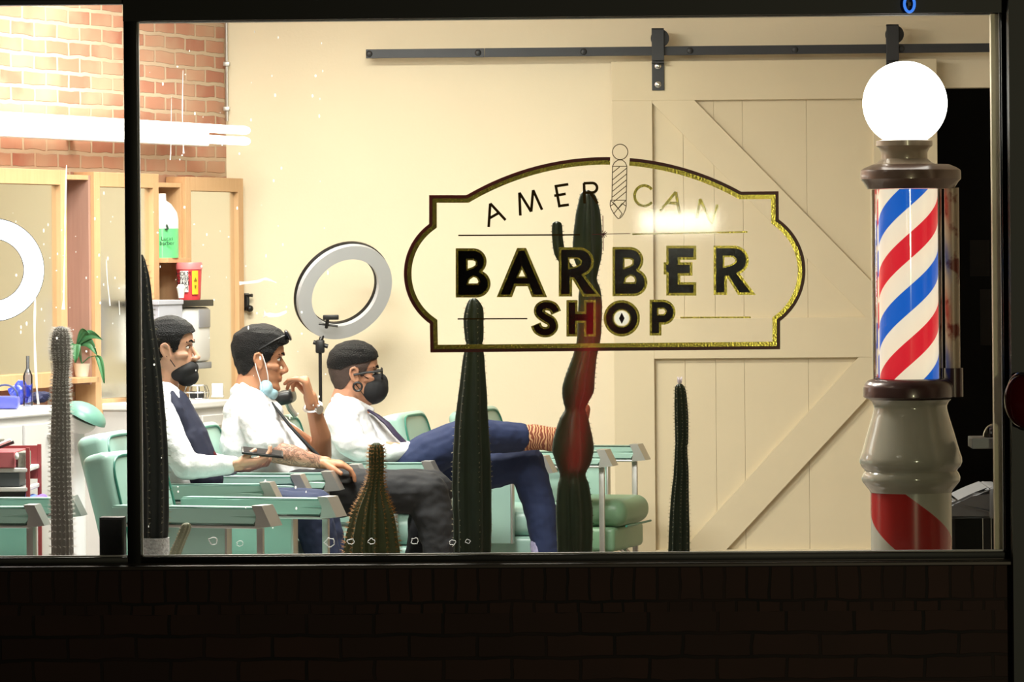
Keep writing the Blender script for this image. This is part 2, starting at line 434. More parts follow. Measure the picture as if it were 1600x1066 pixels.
brace([(X(1021), zt1), (X(1087), zt1), (X(1366), Z(446)), (X(1366), zm0), (X(1352), zm0), (X(1021), Z(160))])
xk = X(1366); zk = Z(610); sl_ = (Z(610) - Z(855)) / (X(1366) - X(1135))
brace([(X(1340), zm1), (X(1366), zm1), (xk, zk), (xk - (zk - .24) / sl_, .24), (xk - (zk - .24) / sl_ - .2, .24)])
# hangers
def hanger(px, ptop, pbot):
    bm = nb(); xc = P(px, 90, YF - .05).x; w = 9.5 / S(BW)
    zt, zb = P(px, ptop, YF - .05).z, P(px, pbot, YF - .03).z
    boxw(bm, xc - w, xc + w, YF - .008, YF, zb, zt - .03, .001)
    boxw(bm, xc - w, xc + w, YF - .05, YF - .042, P(px, 95, YF).z, zt, .001)
    boxw(bm, xc - w, xc + w, YF - .05, YF, zt - .006, zt, .001)
    boxw(bm, xc - w, xc + w, YF - .05, YF, P(px, 97, YF).z - .006, P(px, 97, YF).z)
    h = fin('hanger', bm, iron, door, True, False)
    bm = nb(); c = Vector((xc + .01, YF - .025, zt - .045)); tube(bm, [c - Vector((0, .012, 0)), c + Vector((0, .012, 0))], .042, 24); fin('wheel', bm, blackp, h, True)
    for py in (103, 132):
        bm = nb(); c = P(px, py, YF - .01); ell(bm, c, (.016, .006, .016)); fin('bolt', bm, chrome, h, True)
hanger(1028, 44, 141); hanger(1395, 38, 141)
tr = thing('door_track', 'long flat dark iron rail bolted to the wall above the sliding door', 'rail', P(1060, 80, BW - .1))
z0 = P(1060, 86.5, BW - .1).z; z1 = P(1060, 72.5, BW - .1).z
bm = nb(); boxw(bm, P(572, 80, BW - .1).x, P(757, 80, BW - .1).x, BW - .112, BW - .103, z0, z1, .001); boxw(bm, P(757.5, 80, BW - .1).x, P(1549, 80, BW - .1).x + .3, BW - .112, BW - .103, z0, z1, .001)
fin('bar', bm, iron, tr, True, False)
for px in (577, 747, 912, 1078, 1242, 1408):
    c = P(px, 80, BW - .1); c.z = (z0 + z1) / 2
    bm = nb(); tube(bm, [c + Vector((0, .001, 0)), (c.x, BW - .002, c.z)], .010, 12); fin('standoff', bm, iron, tr, True)
    bm = nb(); ell(bm, (c.x, BW - .113, c.z), (.015, .008, .015), u=12, v=8); fin('bolt_head', bm, iron, tr, True)

# conduit in the corner
bm = nb(); a = P(354, 100, BW - .05); tube(bm, [(a.x, a.y, P(354, 190, BW).z), (a.x, a.y, ZCEIL - .01)], .008, 10)
for py in (100, 170): c = P(354, py, BW - .05); box(bm, (c.x, c.y, c.z), (.03, .03, .02), .003)
reg(fin('conduit_pipe', bm, steel, origin=(a.x, a.y, 2.4)), 'thin grey metal conduit running up the corner beside the brick wall', 'pipe')

# ------------------------------------------------------------------ lights of the room: tubes above the mirrors
def WM(n=0): return Mw(0, n)
fl = thing('fluorescent_lamp', 'long glowing white twin tube lamp on the brick wall above the mirrors', 'lamp', W(-1.2, .2, 2.2))
u1, zt = PB(388, 204, .26); _, zb = PB(388, 221, .26); u0 = -4.4
em = mat('lit_tube', (255, 252, 248), .4, var=0, emit=4, ecol=(255, 252, 246))
for z, n_ in ((zt, .26), (zb, .26)):
    bm = nb(); tube(bm, [W(u0, n_, z), W(u1 - .04, n_, z), W(u1 - .012, n_, z), W(u1, n_, z)], [.019, .019, .016, .006], 14); fin('tube', bm, em, fl, True)
bm = nb(); box(bm, ((u0 + u1) / 2 - .03, -.13, (zt + zb) / 2), (u1 - u0 - .3, .05, .10), .01, WM()); fin('housing', bm, white, fl, True)
for u in (-.5, -1.6, -2.7, -3.8):
    bm = nb(); box(bm, (u, -.055, (zt + zb) / 2), (.05, .108, .04), 0, WM()); fin('bracket', bm, steel, fl, True)

# ------------------------------------------------------------------ mirrors on the brick wall
def wmirror(label, pa, pb, ptop, pbot, dep=.10, sw=.055):
    ua, _ = PB(pa, 400, dep); ub, _ = PB(pb, 400, dep); _, z1 = PB(pb, ptop, dep); _, z0 = PB(pb, pbot, dep)
    t = thing('wall_mirror', label, 'mirror', W((ua + ub) / 2, 0, z0), math.atan2(WD.y, WD.x), 'wood framed mirrors on the brick wall')
    def b(name, x0, x1, y0, y1, za, zb_, m_):
        bm = nb(); boxw(bm, x0, x1, y0, y1, za, zb_, .002, WM()); return fin(name, bm, m_, t, True, False)
    b('stile', ua, ua + sw, -dep, -.002, z0, z1, wood); b('stile', ub - sw, ub, -dep, -.002, z0, z1, wood)
    b('top_rail', ua + sw, ub - sw, -dep, -.002, z1 - .062, z1, wood); b('bottom_rail', ua + sw, ub - sw, -dep, -.002, z0, z0 + .062, wood)
    b('mirror_glass', ua + sw, ub - sw, -.078, -.07, z0 + .062, z1 - .062, mirrorm)
    return ua, ub, z0, z1
m1 = wmirror('leftmost wood framed wall mirror beside the glowing ring light', -75, 105, 266, 604)
m2 = wmirror('middle wood framed wall mirror left of the green bottle', 148, 249, 272, 640)
m3 = wmirror('wood framed wall mirror nearest the room corner, right of the green bottle', 291, 381, 279, 646)
# recessed cabinets between the mirrors
def niche(label, ua, ub, z0, z1, shelf, back, side=None):
    side = side or wood
    t = thing('wall_cabinet', label, 'cabinet', W((ua + ub) / 2, 0, z0), math.atan2(WD.y, WD.x), 'narrow cabinets between the mirrors')
    def b(name, x0, x1, y0, y1, za, zb_, m_):
        bm = nb(); boxw(bm, x0, x1, y0, y1, za, zb_, .0015, WM()); return fin(name, bm, m_, t, True, False)
    b('back_panel', ua, ub, .055, .065, z0, z1, back); b('side_panel', ub - .02, ub, -.085, .055, z0, z1, side); b('top_panel', ua, ub - .02, -.085, .055, z1 - .02, z1, wood)
    b('side_panel', ua, ua + .02, -.085, .055, z0, z1 - .02, wood2)
    for z in shelf: b('shelf', ua + .021, ub - .021, -.13, .055, z - .022, z, wood)
    return t
zsh = PB(265, 403, .1)[1]
niche('narrow pinkish wood cabinet between the two left mirrors', m1[1] + .004, m2[0] - .004, ZA, ZB, (PB(130, 590, .1)[1],), wood2, wood2)
niche('narrow wood cabinet holding the green bottle', m2[1] + .004, m3[0] - .004, ZC, ZD, (zsh,), brown)
# green bottle
ubt = PB(262, 350, .09)[0]
c = W(MP[2] + .10, .06, zsh)
t = thing('refill_bottle', 'large white and green plastic bottle on the narrow cabinet shelf', 'bottle', c)
rb = .078
h = PB(262, 312, .06)[1] - zsh
bm = nb(); lathe(bm, [(rb, .0), (rb, h * .5)], c, 32); fin('lower_body', bm, mat('green_liquid', (110, 215, 140), .3, coat=.3), t, True)
bm = nb(); lathe(bm, [(rb, h * .5), (rb, h * .66), (rb * .92, h * .78), (rb * .6, h * .92), (rb * .32, h * .98), (rb * .3, h * 1.1)], c, 32); fin('upper_body', bm, mat('white_bottle_plastic', (245, 245, 245), .35), t, True)
# label marks on the green (drop emblem and a word)
Md = Matrix.Translation(c + Vector((.036, -rb - .001, h * .30))) @ Matrix.Rotation(R(90), 4, 'X')
lm = text_mesh('Lucas\nbarber', .024, Md, .0006); dk = mat('dark_green_print', (20, 60, 40), .6); fin('label_word', lm, dk, t, True, False)
bm = nb(); prism(bm, [[(0, .03), (.008, .012), (.008, .004), (0, 0), (-.008, .004), (-.008, .012)]], lambda p, d: c + Vector((.036 + p[0], -rb - .003 + d, h * .47 + p[1])), .001); fin('emblem', bm, dk, t, True, False)
bm = nb(); box(bm, (c.x - .03, c.y - rb - .012, c.z + .024), (.032, .012, .03), .003); fin('tap', bm, blackp, t, True)

# ------------------------------------------------------------------ counters and what stands on them
def counter(label, ua, ub, n1, z):
    t = thing('counter_cabinet', label, 'cabinet', W((ua + ub) / 2, n1 / 2, 0), math.atan2(WD.y, WD.x), 'pale counters along the brick wall')
    bm = nb(); boxw(bm, ua, ub, -n1, -.005, .0, z - .03, .004, WM()); fin('cabinet_body', bm, lgrey, t, True, False)
    bm = nb(); boxw(bm, ua - .01, ub + .01, -n1 - .015, -.003, z - .03, z, .006, WM()); fin('countertop', bm, white, t, True, False)
    for i in range(2):
        w = (ub - ua) / 2
        bm = nb(); boxw(bm, ua + i * w + .01, ua + (i + 1) * w - .01, -n1 - .014, -n1 - .001, .1, z - .06, .004, WM()); d = fin('door', bm, lgrey, t, True, False)
        bm = nb(); boxw(bm, ua + (i + .5) * w - .05, ua + (i + .5) * w + .05, -n1 - .03, -n1 - .014, z - .12, z - .105, .004, WM()); fin('door_handle', bm, steel, d, True, False)
    return t
n1 = .42
ua, z_c = PB(-60, 636, n1); ub, _ = PB(120, 640, n1)
zc1 = PB(60, 638, n1)[1]
counter('white counter cabinet under the leftmost mirror', ua, ub, n1, zc1)
ua2, _ = PB(268, 625, n1); ub2, _ = PB(352, 625, n1); zc2 = PB(330, 626, n1)[1]
counter('white counter cabinet between the vested man and the man in the short sleeved shirt', ua2, min(ub2, -.02), n1, zc2)

def place(px, py, n):     # a point standing on the wall frame
    u, z = PB(px, py, n); return W(u, n, z)
# paper towel dispenser, grey box, red tub, black tray
def wb(bm, px0, px1, py0, py1, n0, n1_, bev=.004):
    ua, _ = PB(px0, py1, n1_); ub, _ = PB(px1, py1, n1_); z0 = PB((px0 + px1) / 2, py1, n1_)[1]; z1 = PB((px0 + px1) / 2, py0, n1_)[1]
    boxw(bm, ua, ub, -n1_, -n0, z0, z1, bev, WM()); return ua, ub, z0, z1
t = thing('towel_dispenser', 'white paper towel dispenser on the mirror above the counter', 'dispenser', place(310, 570, .2))
bm = nb(); r1 = wb(bm, 289, 331, 480, 566, .105, .24, .02); fin('casing', bm, white, t, True)
bm = nb(); wb(bm, 312, 329, 484, 512, .241, .246, .004); fin('window_slot', bm, mat('smoked_grey_plastic', (150, 150, 158), .3), t, True)
bm = nb(); wb(bm, 306, 331, 566, 576, .12, .23, .003); fin('tray', bm, grey, t, True)
t = thing('storage_box', 'pale grey box under the green bottle', 'box', place(270, 570, .2))
bm = nb(); wb(bm, 249, 286, 472, 560, .205, .33, .004); fin('box_body', bm, mat('lavender_grey_board', (188, 190, 204), .6), t, True, False)
bm = nb(); wb(bm, 248, 287, 469, 476, .2, .335, .002); fin('box_lid', bm, mat('lavender_grey_board', (188, 190, 204), .6), t, True, False)
# red tub with writing
ut, zt_ = PB(296, 469, .17)
c = W(ut, .17, zt_)
t = thing('product_tub', 'red tub with black and white lettering and a yellow label', 'tub', c)
hh = PB(296, 421, .17)[1] - zt_; rr = .052
bm = nb(); lathe(bm, [(rr * .9, 0), (rr * .95, .01), (rr * 1.06, hh)], c, 36); fin('tub_body', bm, mat('red_plastic', (225, 70, 78), .4), t, True)
bm = nb(); lathe(bm, [(rr * 1.12, hh), (rr * 1.12, hh + .022), (rr * 1.05, hh + .03)], c, 36); fin('lid', bm, mat('pink_plastic', (240, 130, 135), .4), t, True)
cz = c + Vector((0, 0, 0))
def curved(bm, c, r, a0, a1, z0, z1, k=8):
    for i in range(k):
        A = [R(a0 + (a1 - a0) * j / k) for j in (i, i + 1)]
        v = [bm.verts.new((c.x + r * math.cos(a), c.y + r * math.sin(a), c.z + z)) for a, z in ((A[0], z0), (A[1], z0), (A[1], z1), (A[0], z1))]
        bm.faces.new(v)
bm = nb(); curved(bm, c, rr * 1.07 + .002, -128, -88, .035, hh - .006); fin('white_label', bm, white, t, True, recalc=False)
bm = nb(); curved(bm, c, rr * 1.07 + .002, -72, -42, .025, hh - .006); fin('yellow_label', bm, mat('yellow_print', (245, 190, 50), .5), t, True, recalc=False)
aw = R(-108); Mt = Matrix.Translation(c + Vector((math.cos(aw), math.sin(aw), 0)) * (rr * 1.07 + .006) + Vector((0, 0, hh * .80))) @ Matrix.Rotation(aw + R(90), 4, 'Z') @ Matrix.Rotation(R(90), 4, 'X')
fin('lettering', text_mesh('HOLM\nOVER\nMAKE\nDIM', .025, Mt, .0005), blackp, t, True, False)
aw = R(-57); cc = c + Vector((math.cos(aw), math.sin(aw), 0)) * (rr * 1.07 + .005)
bm = nb(); prism(bm, [[(-.008, 0), (.008, 0), (0, .016)]], lambda p, d: cc + Vector((p[0] * .84, p[0] * .55 + d * 0 - d, hh * .62 + p[1])), .001)
prism(bm, [[(-.002, 0), (.002, 0), (.004, .014), (-.004, .014)]], lambda p, d: cc + Vector((p[0] * .84, p[0] * .55 - d, hh * .38 + p[1])), .001)
fin('warning_mark', bm, mat('olive_print', (130, 110, 20), .6), t, True, False)
bm = nb(); wb(bm, 281, 334, 469, 479, .108, .25, .003); reg(fin('black_tray', bm, blackp, origin=place(308, 475, .17)), 'flat black tray under the red tub', 'tray')
bm = nb(); c0 = place(283, 466, .21); lathe(bm, [(.012, 0), (.016, .03), (.020, .045), (.012, .06)], c0, 16)
reg(fin('white_knob_cap', bm, white, origin=c0), 'small white cap standing in front of the red tub', 'cap')
# small black hook on the wall right of the corner mirror
c = P(388, 472, BW - .03); bm = nb()
tube(bm, [c + Vector((-.01, .0, -.025)), c + Vector((-.01, -.0, .03)), c + Vector((.02, -.01, .03))], .008, 8); box(bm, (c.x - .012, BW - .012, c.z), (.03, .022, .08), .004); ell(bm, c + Vector((.008, -.01, -.03)), (.016, .016, .016), u=12, v=8)
tube(bm, [(c.x - .01, BW - .02, c.z), c + Vector((-.01, 0, 0))], .006, 8)
reg(fin('wall_hook', bm, blackp, origin=c), 'small black hook on the cream wall beside the corner mirror', 'hook')
# counter small things
c0 = place(307, 626, .3); c0.z = zc2 + .001
t = thing('wire_basket', 'rounded chrome wire basket on the counter behind the vested man', 'basket', c0)
bm = nb()
for k in range(9):
    a = k / 9 * math.pi * 2; tube(bm, [c0 + Vector((.05 * math.cos(a), .03 * math.sin(a), 0)), c0 + Vector((.056 * math.cos(a), .04 * math.sin(a), .03)), c0 + Vector((.045 * math.cos(a), .03 * math.sin(a), .06))], .002, 6)
for r_, z_ in ((.05, .003), (.056, .03), (.045, .06)): tube(bm, [c0 + Vector((r_ * math.cos(a / 20 * 2 * math.pi), r_ * .7 * math.sin(a / 20 * 2 * math.pi), z_)) for a in range(20)], .0025, 6, closed=True)
fin('wires', bm, chrome, t, True)
bm = nb(); box(bm, (c0.x, c0.y, c0.z + .019), (.066, .034, .032), .006); fin('contents', bm, blackp, t, True)
c0 = place(340, 620, .3); c0.z = zc2 + .001
bm = nb(); box(bm, (c0.x, c0.y, c0.z + .035), (.05, .03, .055), .003); box(bm, (c0.x, c0.y, c0.z + .005), (.055, .04, .008), .002)
reg(fin('white_card_box', bm, white, origin=c0), 'small white box standing on the counter by the short sleeved man', 'box')
# blue things on the left counter
bl = mat('blue_plastic_film', (52, 74, 200), .3, var=.3, vs=20, coat=.3); bld = mat('dark_blue_cloth', (38, 42, 78), .7)
def crumple(name, label, cat, px, r, m_, sq=.8):
    c0 = place(px, 640, .22); c0.z = zc1 + .002
    bm = nb(); bmesh.ops.create_icosphere(bm, subdivisions=3, radius=1)
    for v in bm.verts:
        n_ = noise.noise(v.co * 2.1 + Vector((px, 0, 0))) * .45
        v.co *= (1 + n_); v.co = Vector((v.co.x * r, v.co.y * r * .7, v.co.z * r * sq))
    zmin = min(v.co.z for v in bm.verts)
    for v in bm.verts: v.co = v.co + c0 - Vector((0, 0, zmin))
    reg(fin(name, bm, m_, origin=c0), label, cat)
crumple('plastic_bag', 'crumpled bright blue plastic bag on the white counter', 'bag', 34, .045, bl, 1.0)
crumple('cloth_heap', 'dark blue cloth lying beside the blue plastic bag', 'cloth', 62, .045, bld, .5)
c0 = place(8, 640, .34); c0.z = zc1 + .001
t = thing('plastic_tub', 'blue tub with a hooped handle on the far left of the counter', 'tub', c0)
bm = nb(); box(bm, c0 + Vector((0, 0, .026)), (.11, .08, .05), .01); fin('tub_body', bm, mat('lilac_blue_plastic', (96, 104, 200), .3), t, True)
bm = nb(); tube(bm, [c0 + Vector((.05 * math.cos(a), 0, .05 + .045 * math.sin(a))) for a in [k / 12 * math.pi for k in range(13)]], .004, 8); fin('handle', bm, mat('slate_blue_plastic', (70, 84, 130), .4), t, True)
bm = nb(); c0 = place(26, 620, .03); c0.z = zc1
bm = nb(); c1 = place(44, 640, .26); c1.z = zc1 + .001; lathe(bm, [(.02, 0), (.02, .12), (.012, .14), (.007, .15), (.007, .2)], c1, 16)
reg(fin('spray_bottle', bm, glass_mat('pale_bottle_plastic', (215, 225, 250), .1, 3), origin=c1), 'clear spray bottle on the counter behind the hairy grey cactus', 'bottle')

# plant in front of the mirrors
c0 = place(128, 596, .05); c0.z = PB(130, 590, .1)[1] + .001
t = thing('potted_plant', 'leafy green plant in a small pot on the pinkish cabinet shelf', 'plant', c0)
bm = nb(); lathe(bm, [(.028, 0), (.035, .05), (.037, .055), (.03, .055)], c0, 20); fin('pot', bm, mat('cream_pot', (228, 220, 205), .5), t, True)
leafg = mat('plant_leaf', (70, 128, 84), .4, var=.25, vs=20)
def leaf(bm, a, b, w, droop=.02):
    a = Vector(a); b = Vector(b); k = 8; d = (b - a); s_ = d.cross(Vector((0, -1, .2))).normalized(); L = []
    for i in range(k + 1):
        t_ = i / k; p = a + d * t_ + Vector((0, 0, -droop * t_ * t_ + .03 * math.sin(t_ * 3.1))); ww = w * math.sin(math.pi * min(1, t_ * .93 + .05)) ** .8
        L.append((bm.verts.new(p - s_ * ww + Vector((0, -.004, 0))), bm.verts.new(p + Vector((0, .006, 0))), bm.verts.new(p + s_ * ww + Vector((0, -.004, 0)))))
    for p, q_ in zip(L[:-1], L[1:]):
        bm.faces.new((p[0], p[1], q_[1], q_[0])); bm.faces.new((p[1], p[2], q_[2], q_[1]))
base = c0 + Vector((0, 0, .055))
for px, py, w, sx in ((160, 524, .020, 120), (84, 522, .016, 115), (152, 548, .022, 125), (163, 592, .013, 150), (118, 560, .02, 120), (95, 556, .014, 118), (140, 514, .014, 120)):
    bm = nb(); e = P(px, py, c0.y - .05); st = P(sx, 540 if py < 570 else 556, c0.y - .02)
    tube(bm, [base, (base + st) / 2 + Vector((0, 0, .01)), st], .002, 6); leaf(bm, st, e, w)
    o = fin('leaf', bm, leafg, t, True)
    so = o.modifiers.new('s', 'SOLIDIFY'); so.thickness = .0012

# ------------------------------------------------------------------ lit ring light on the left, unlit ring light in the middle
def ring_light(label, cx, cy, Y, r, w, tiltm, lit, stand_px, foot=True):
    c = P(cx, cy, Y); s_ = S(Y); r_ = r / s_; w_ = w / s_
    b = P(stand_px, 400, Y + .03)
    t = thing('ring_light', label, 'ring light', (b.x, b.y, 0), 0, 'ring lights on stands')
    M = Matrix.Translation(c) @ tiltm          # local: ring in XZ plane, faces -y
    def ring(bm, ra, rb_, y0, y1, n=64):
        prof = [(ra, y0), (rb_, y0), (rb_, y1), (ra, y1)]
        rings = [[bm.verts.new(M @ Vector((p[0] * math.cos(a), p[1], p[0] * math.sin(a)))) for p in prof] for a in [k / n * 2 * math.pi for k in range(n)]]
        for i in range(n):
            A, B = rings[i], rings[(i + 1) % n]
            for j in range(4): bm.faces.new((A[j], A[(j + 1) % 4], B[(j + 1) % 4], B[j]))
    bm = nb(); ring(bm, r_ - w_, r_, -.012, .012)
    fin('diffuser', bm, mat('lit_ring', (240, 244, 255), .4, var=0, emit=9, ecol=(232, 240, 255)) if lit else mat('unlit_ring_diffuser', (204, 206, 212), .35, var=.03), t, True, False)
    bm = nb(); ring(bm, r_ - w_ - .003, r_ + .004, .013, .03)
    fin('ring_back', bm, blackp, t, True, False)
    low = P(506, 517, Y + .03) if not lit else M @ Vector((0, .02, -r_ + w_ * .5))
    top = P(stand_px, 0, Y + .03); ztop = low.z - .05
    bm = nb(); tube(bm, [low + Vector((0, .02, 0)), Vector((b.x, b.y, ztop))], .010, 10); box(bm, (b.x, b.y, ztop - .02), (.04, .04, .06), .008); tube(bm, [(b.x - .03, b.y, ztop), (b.x + .035, b.y, ztop - .02)], .010, 10)
    fin('clamp_joint', bm, blackp, t, True)
    bm = nb(); tube(bm, [(b.x, b.y, .35), (b.x, b.y, ztop)], .008, 10); tube(bm, [(b.x, b.y, .3), (b.x, b.y, ztop * .6)], .011, 10); fin('pole', bm, blackp, t, True)
    for k in range(3):
        a = R(30 + 120 * k); bm = nb(); tube(bm, [(b.x, b.y, .45), (b.x + .28 * math.cos(a), b.y + .28 * math.sin(a), .012)], .008, 8); fin('leg', bm, blackp, t, True)
    bm = nb(); box(bm, (b.x + .02, b.y, ztop * .72), (.05, .03, .035), .008); fin('knob', bm, blackp, t, True)
    return t, M, r_, w_
ring_light('unlit white ring light on a black stand behind the seated men', 538, 456, 5.3, 81, 23, Matrix.Rotation(R(42), 4, 'Y') @ Matrix.Rotation(R(40), 4, 'Z'), False, 499)
tt = [o for o in bpy.data.objects if o.name == 'ring_light'][0]
bm = nb(); box(bm, P(517, 496, 5.23), (.07, .02, .022), .004, None); tube(bm, [P(512, 499, 5.23), P(510, 512, 5.26)], .008, 8); tube(bm, [P(498, 506, 5.25), P(528, 510, 5.25)], .005, 8)
fin('phone_clamp', bm, blackp, tt, True)
ring_light('glowing white ring light at the far left in front of the mirror', -12, 422, 2.28, 80, 30, Matrix.Rotation(R(10), 4, 'Z'), True, -50)

# ------------------------------------------------------------------ barber chairs
def rbox(bm, x0, x1, y0, y1, z0, z1, bev, M=None, seg=4):
    return box(bm, ((x0 + x1) / 2, (y0 + y1) / 2, (z0 + z1) / 2), (x1 - x0, y1 - y0, z1 - z0), bev, M, seg)
def make_chair(label, seatm=teal, group='teal barber chairs in a row'):
    t = thing('barber_chair', label, 'barber chair', (0, 0, 0), 0, group)
    bm = nb(); lathe(bm, [(.27, 0), (.27, .015), (.2, .035), (.1, .06), (.075, .1)], n=40); fin('base', bm, chrome, t)
    bm = nb(); lathe(bm, [(.055, .1), (.055, .34)], n=24); fin('column', bm, chrome, t)
    bm = nb(); rbox(bm, -.22, .32, -.24, .24, .34, .445, .02); fin('seat_box', bm, seatm, t)
    bm = nb(); rbox(bm, -.235, .36, -.222, .222, .445, .565, .055, seg=6); s_ = fin('seat_cushion', bm, seatm, t)
    bm = nb()
    tube(bm, [(.362, -.2, .45), (.362, .2, .45)], .005, 8); fin('piping', bm, teald, s_)
    Mb = Matrix.Translation((-.235, 0, .57)) @ Matrix.Rotation(R(-14), 4, 'Y')
    bm = nb(); rbox(bm, -.11, 0, -.225, .225, 0, .40, .035, Mb, 5); bk = fin('backrest', bm, seatm, t)
    bm = nb(); k = 28; pts = []
    for i in range(k):
        a = 2 * math.pi * i / k; sq = lambda v: math.copysign(abs(v) ** .35, v)
        pts.append(Mb @ Vector((.0015, .2 * sq(math.cos(a)), .2 + .18 * sq(math.sin(a)))))
    tube(bm, pts, .0045, 6, closed=True); fin('piping', bm, teald, bk)
    for sy in (-1, 1):
        y = sy * .268
        bm = nb(); 
        prism(bm, [[(-.27, .715), (.27, .715), (.295, .745), (.285, .775), (-.27, .775)]], lambda p, d: Vector((p[0], y - .042 + d, p[1])), .084)
        bmesh.ops.bevel(bm, geom=list(bm.edges), offset=.006, segments=2, affect='EDGES')
        a_ = fin('armrest', bm, seatm, t)
        bm = nb(); prism(bm, [[(.272, .706), (.335, .712), (.300, .782), (.262, .782), (.28, .745)]], lambda p, d: Vector((p[0], y - .046 + d, p[1])), .092)
        fin('metal_cap', bm, steel, a_, False, False)
        bm = nb(); boxw(bm, -.27, .28, y - .045, y + .045, .704, .713, .002); fin('trim_strip', bm, steel, a_, False, False)
        bm = nb(); boxw(bm, -.22, .15, y - .018, y + .018, .42, .704, .006); fin('side_panel', bm, seatm, t)
        bm = nb(); boxw(bm, .262, .286, y - .008, y + .008, .24, .704, .003); boxw(bm, .2, .286, y - .008, y + .008, .24, .262, .003); boxw(bm, .15, .158, y - .02, y + .02, .42, .704, .001); fin('chrome_post', bm, steel, t)
    bm = nb()
    tube(bm, [(.28, 0, .35), (.42, 0, .22), (.52, 0, .145)], .016, 10)
    fin('footrest_arm', bm, chrome, t)
    bm = nb(); box(bm, (.57, 0, .135), (.24, .36, .02), .006, None); fin('footrest', bm, steel, t)
    return t
def put_chair(c, tipx, tipY, rz, dz=0):
    """near armrest's front tip at pixel tipx, depth tipY"""
    tip = P(tipx, 750, tipY); l = Vector((.335 * math.cos(rz) + .268 * math.sin(rz), .335 * math.sin(rz) - .268 * math.cos(rz), 0))
    o = tip - l; c.location = (o.x, o.y, dz); c.rotation_euler = (0, 0, rz)
    RM[c.name] = Matrix.Translation(c.location) @ Matrix.Rotation(rz, 4, 'Z')
    return c
PY = [1.75, 2.5, 3.25]
c0 = make_chair('teal barber chair under the man in the navy vest')
put_chair(c0, 440, PY[0] - .30, R(-7))
def chair2(label, tipx, tipY, rz, dz=0):
    c = copy_tree(c0); c['label'] = label
    return put_chair(c, tipx, tipY, rz, dz)
c2 = chair2('teal barber chair under the man touching his chin', 535, PY[1] - .30, R(-7))
for ch in [o for o in bpy.data.objects if o.parent == c2 and o.name.startswith('backrest')]: ch.location.x += .09
c3 = chair2('teal barber chair with a black headrest under the man in glasses', 690, PY[2] - .30, R(-7), 0)
chair2('empty teal barber chair behind the crossed legs and the tallest cactus', 868, 3.78, R(-11), -.02)
c5 = chair2('empty teal barber chair at the right end of the row, nearest the sliding door', 962, 4.52, R(-15), -.03)
cB = chair2('empty teal barber chair nearest the window behind the black box', 432, .60, R(-20), -.035)
chair2('teal barber chair cut off by the left edge, beside the tool trolley', 74, .66, R(-6), -.03)
for ch in [o for o in bpy.data.objects if o.parent == c5 and o.name.startswith(('seat_box', 'seat_cushion'))]:
    ch.data = ch.data.copy(); ch.data.materials.clear(); ch.data.materials.append(tealg); ch['label'] = 'darker green vinyl'
pm = RM[c3.name]
hp = P(445, 621, PY[2] - .0); hb = pm @ Vector((-.30, 0, .95))
bm = nb(); tube(bm, [hb, (hb + hp) / 2 + Vector((0, 0, -.01)), hp], .012, 10); ho = fin('headrest_bar', bm, steel, c3, False); ho.data.transform(pm.inverted())
bm = nb(); rbox(bm, -.035, .04, -.10, .10, -.028, .028, .022, Matrix.Translation(hp) @ Matrix.Rotation(R(-12), 4, 'Y')); ho = fin('headrest', bm, blackp, c3, False); ho.data.transform(pm.inverted())

# ------------------------------------------------------------------ shampoo hood, trolley
c0_ = P(132, 655, 2.75)
t = thing('shampoo_bowl', 'green vinyl covered shampoo bowl with white underside beside the counter', 'bowl', (c0_.x, c0_.y, 0))
s_ = S(2.75)
bm = nb(); Mh = Matrix.Translation(P(132, 652, 2.75)) @ Matrix.Rotation(R(28), 4, 'Y')
pr = [(.0, .062), (.05, .058), (.075, .04), (.088, .012), (.09, -.012), (.082, -.014), (.06, .03), (0, .045)]
ell(bm, (0, 0, 0), (.088, .13, .055)); 
for v in bm.verts:
    if v.co.z < 0: v.co.z *= .1
bmesh.ops.transform(bm, matrix=Mh, verts=bm.verts); fin('cover', bm, mat('grey_green_vinyl', (104, 152, 138), .4), t, True)
bm = nb(); ell(bm, (-.02, 0, -.012), (.075, .11, .06))
for v in bm.verts:
    if v.co.z > -.01: v.co.z = -.01
bmesh.ops.transform(bm, matrix=Mh, verts=bm.verts); fin('basin', bm, white, t, True)
bm = nb(); a = P(118, 680, 2.80); tube(bm, [a + Vector((0, 0, .06)), a, (a.x, a.y, .02)], [.03, .035, .04], 16); lathe(bm, [(.12, 0), (.12, .02), (.05, .04)], (a.x, a.y, 0), 24); fin('pedestal', bm, white, t, True)

redm = mat('red_painted_steel', (150, 62, 66), .4, var=.1)
T0 = P(10, 780, 2.0)
t = thing('tool_trolley', 'dark red tool trolley with grey shelves at the far left', 'trolley', (T0.x, T0.y, 0))
def zz(py): return P(10, py, 1.85).z
hw = 44 / S(1.85); dp = .15
bm = nb()
for sx in (-1, 1):
    for sy in (-1, 1): boxw(bm, T0.x + sx * hw - .007, T0.x + sx * hw + .007, T0.y + sy * dp - .007, T0.y + sy * dp + .007, .05, zz(700), .001)
boxw(bm, T0.x - hw, T0.x + hw, T0.y + dp - .006, T0.y + dp + .004, zz(755), zz(702)); fin('frame', bm, redm, t, True, False)
for py in (735, 765, 800):
    bm = nb(); boxw(bm, T0.x - hw, T0.x + hw, T0.y - dp - .008, T0.y + dp, zz(py + 3.5), zz(py - 3.5), .004); fin('shelf', bm, lgrey, t, True, False)
bm = nb(); boxw(bm, T0.x - hw - .0, T0.x + 24 / S(1.85), T0.y - dp - .02, T0.y + dp - .02, zz(731), zz(706), .003); d = fin('drawer', bm, mat('dusty_red_plastic', (176, 92, 98), .5), t, True, False)
bm = nb(); c = P(26, 713, 1.82); ell(bm, (c.x, T0.y - dp - .026, c.z), (.008, .01, .013), u=12, v=8); fin('knob', bm, white, d, True)
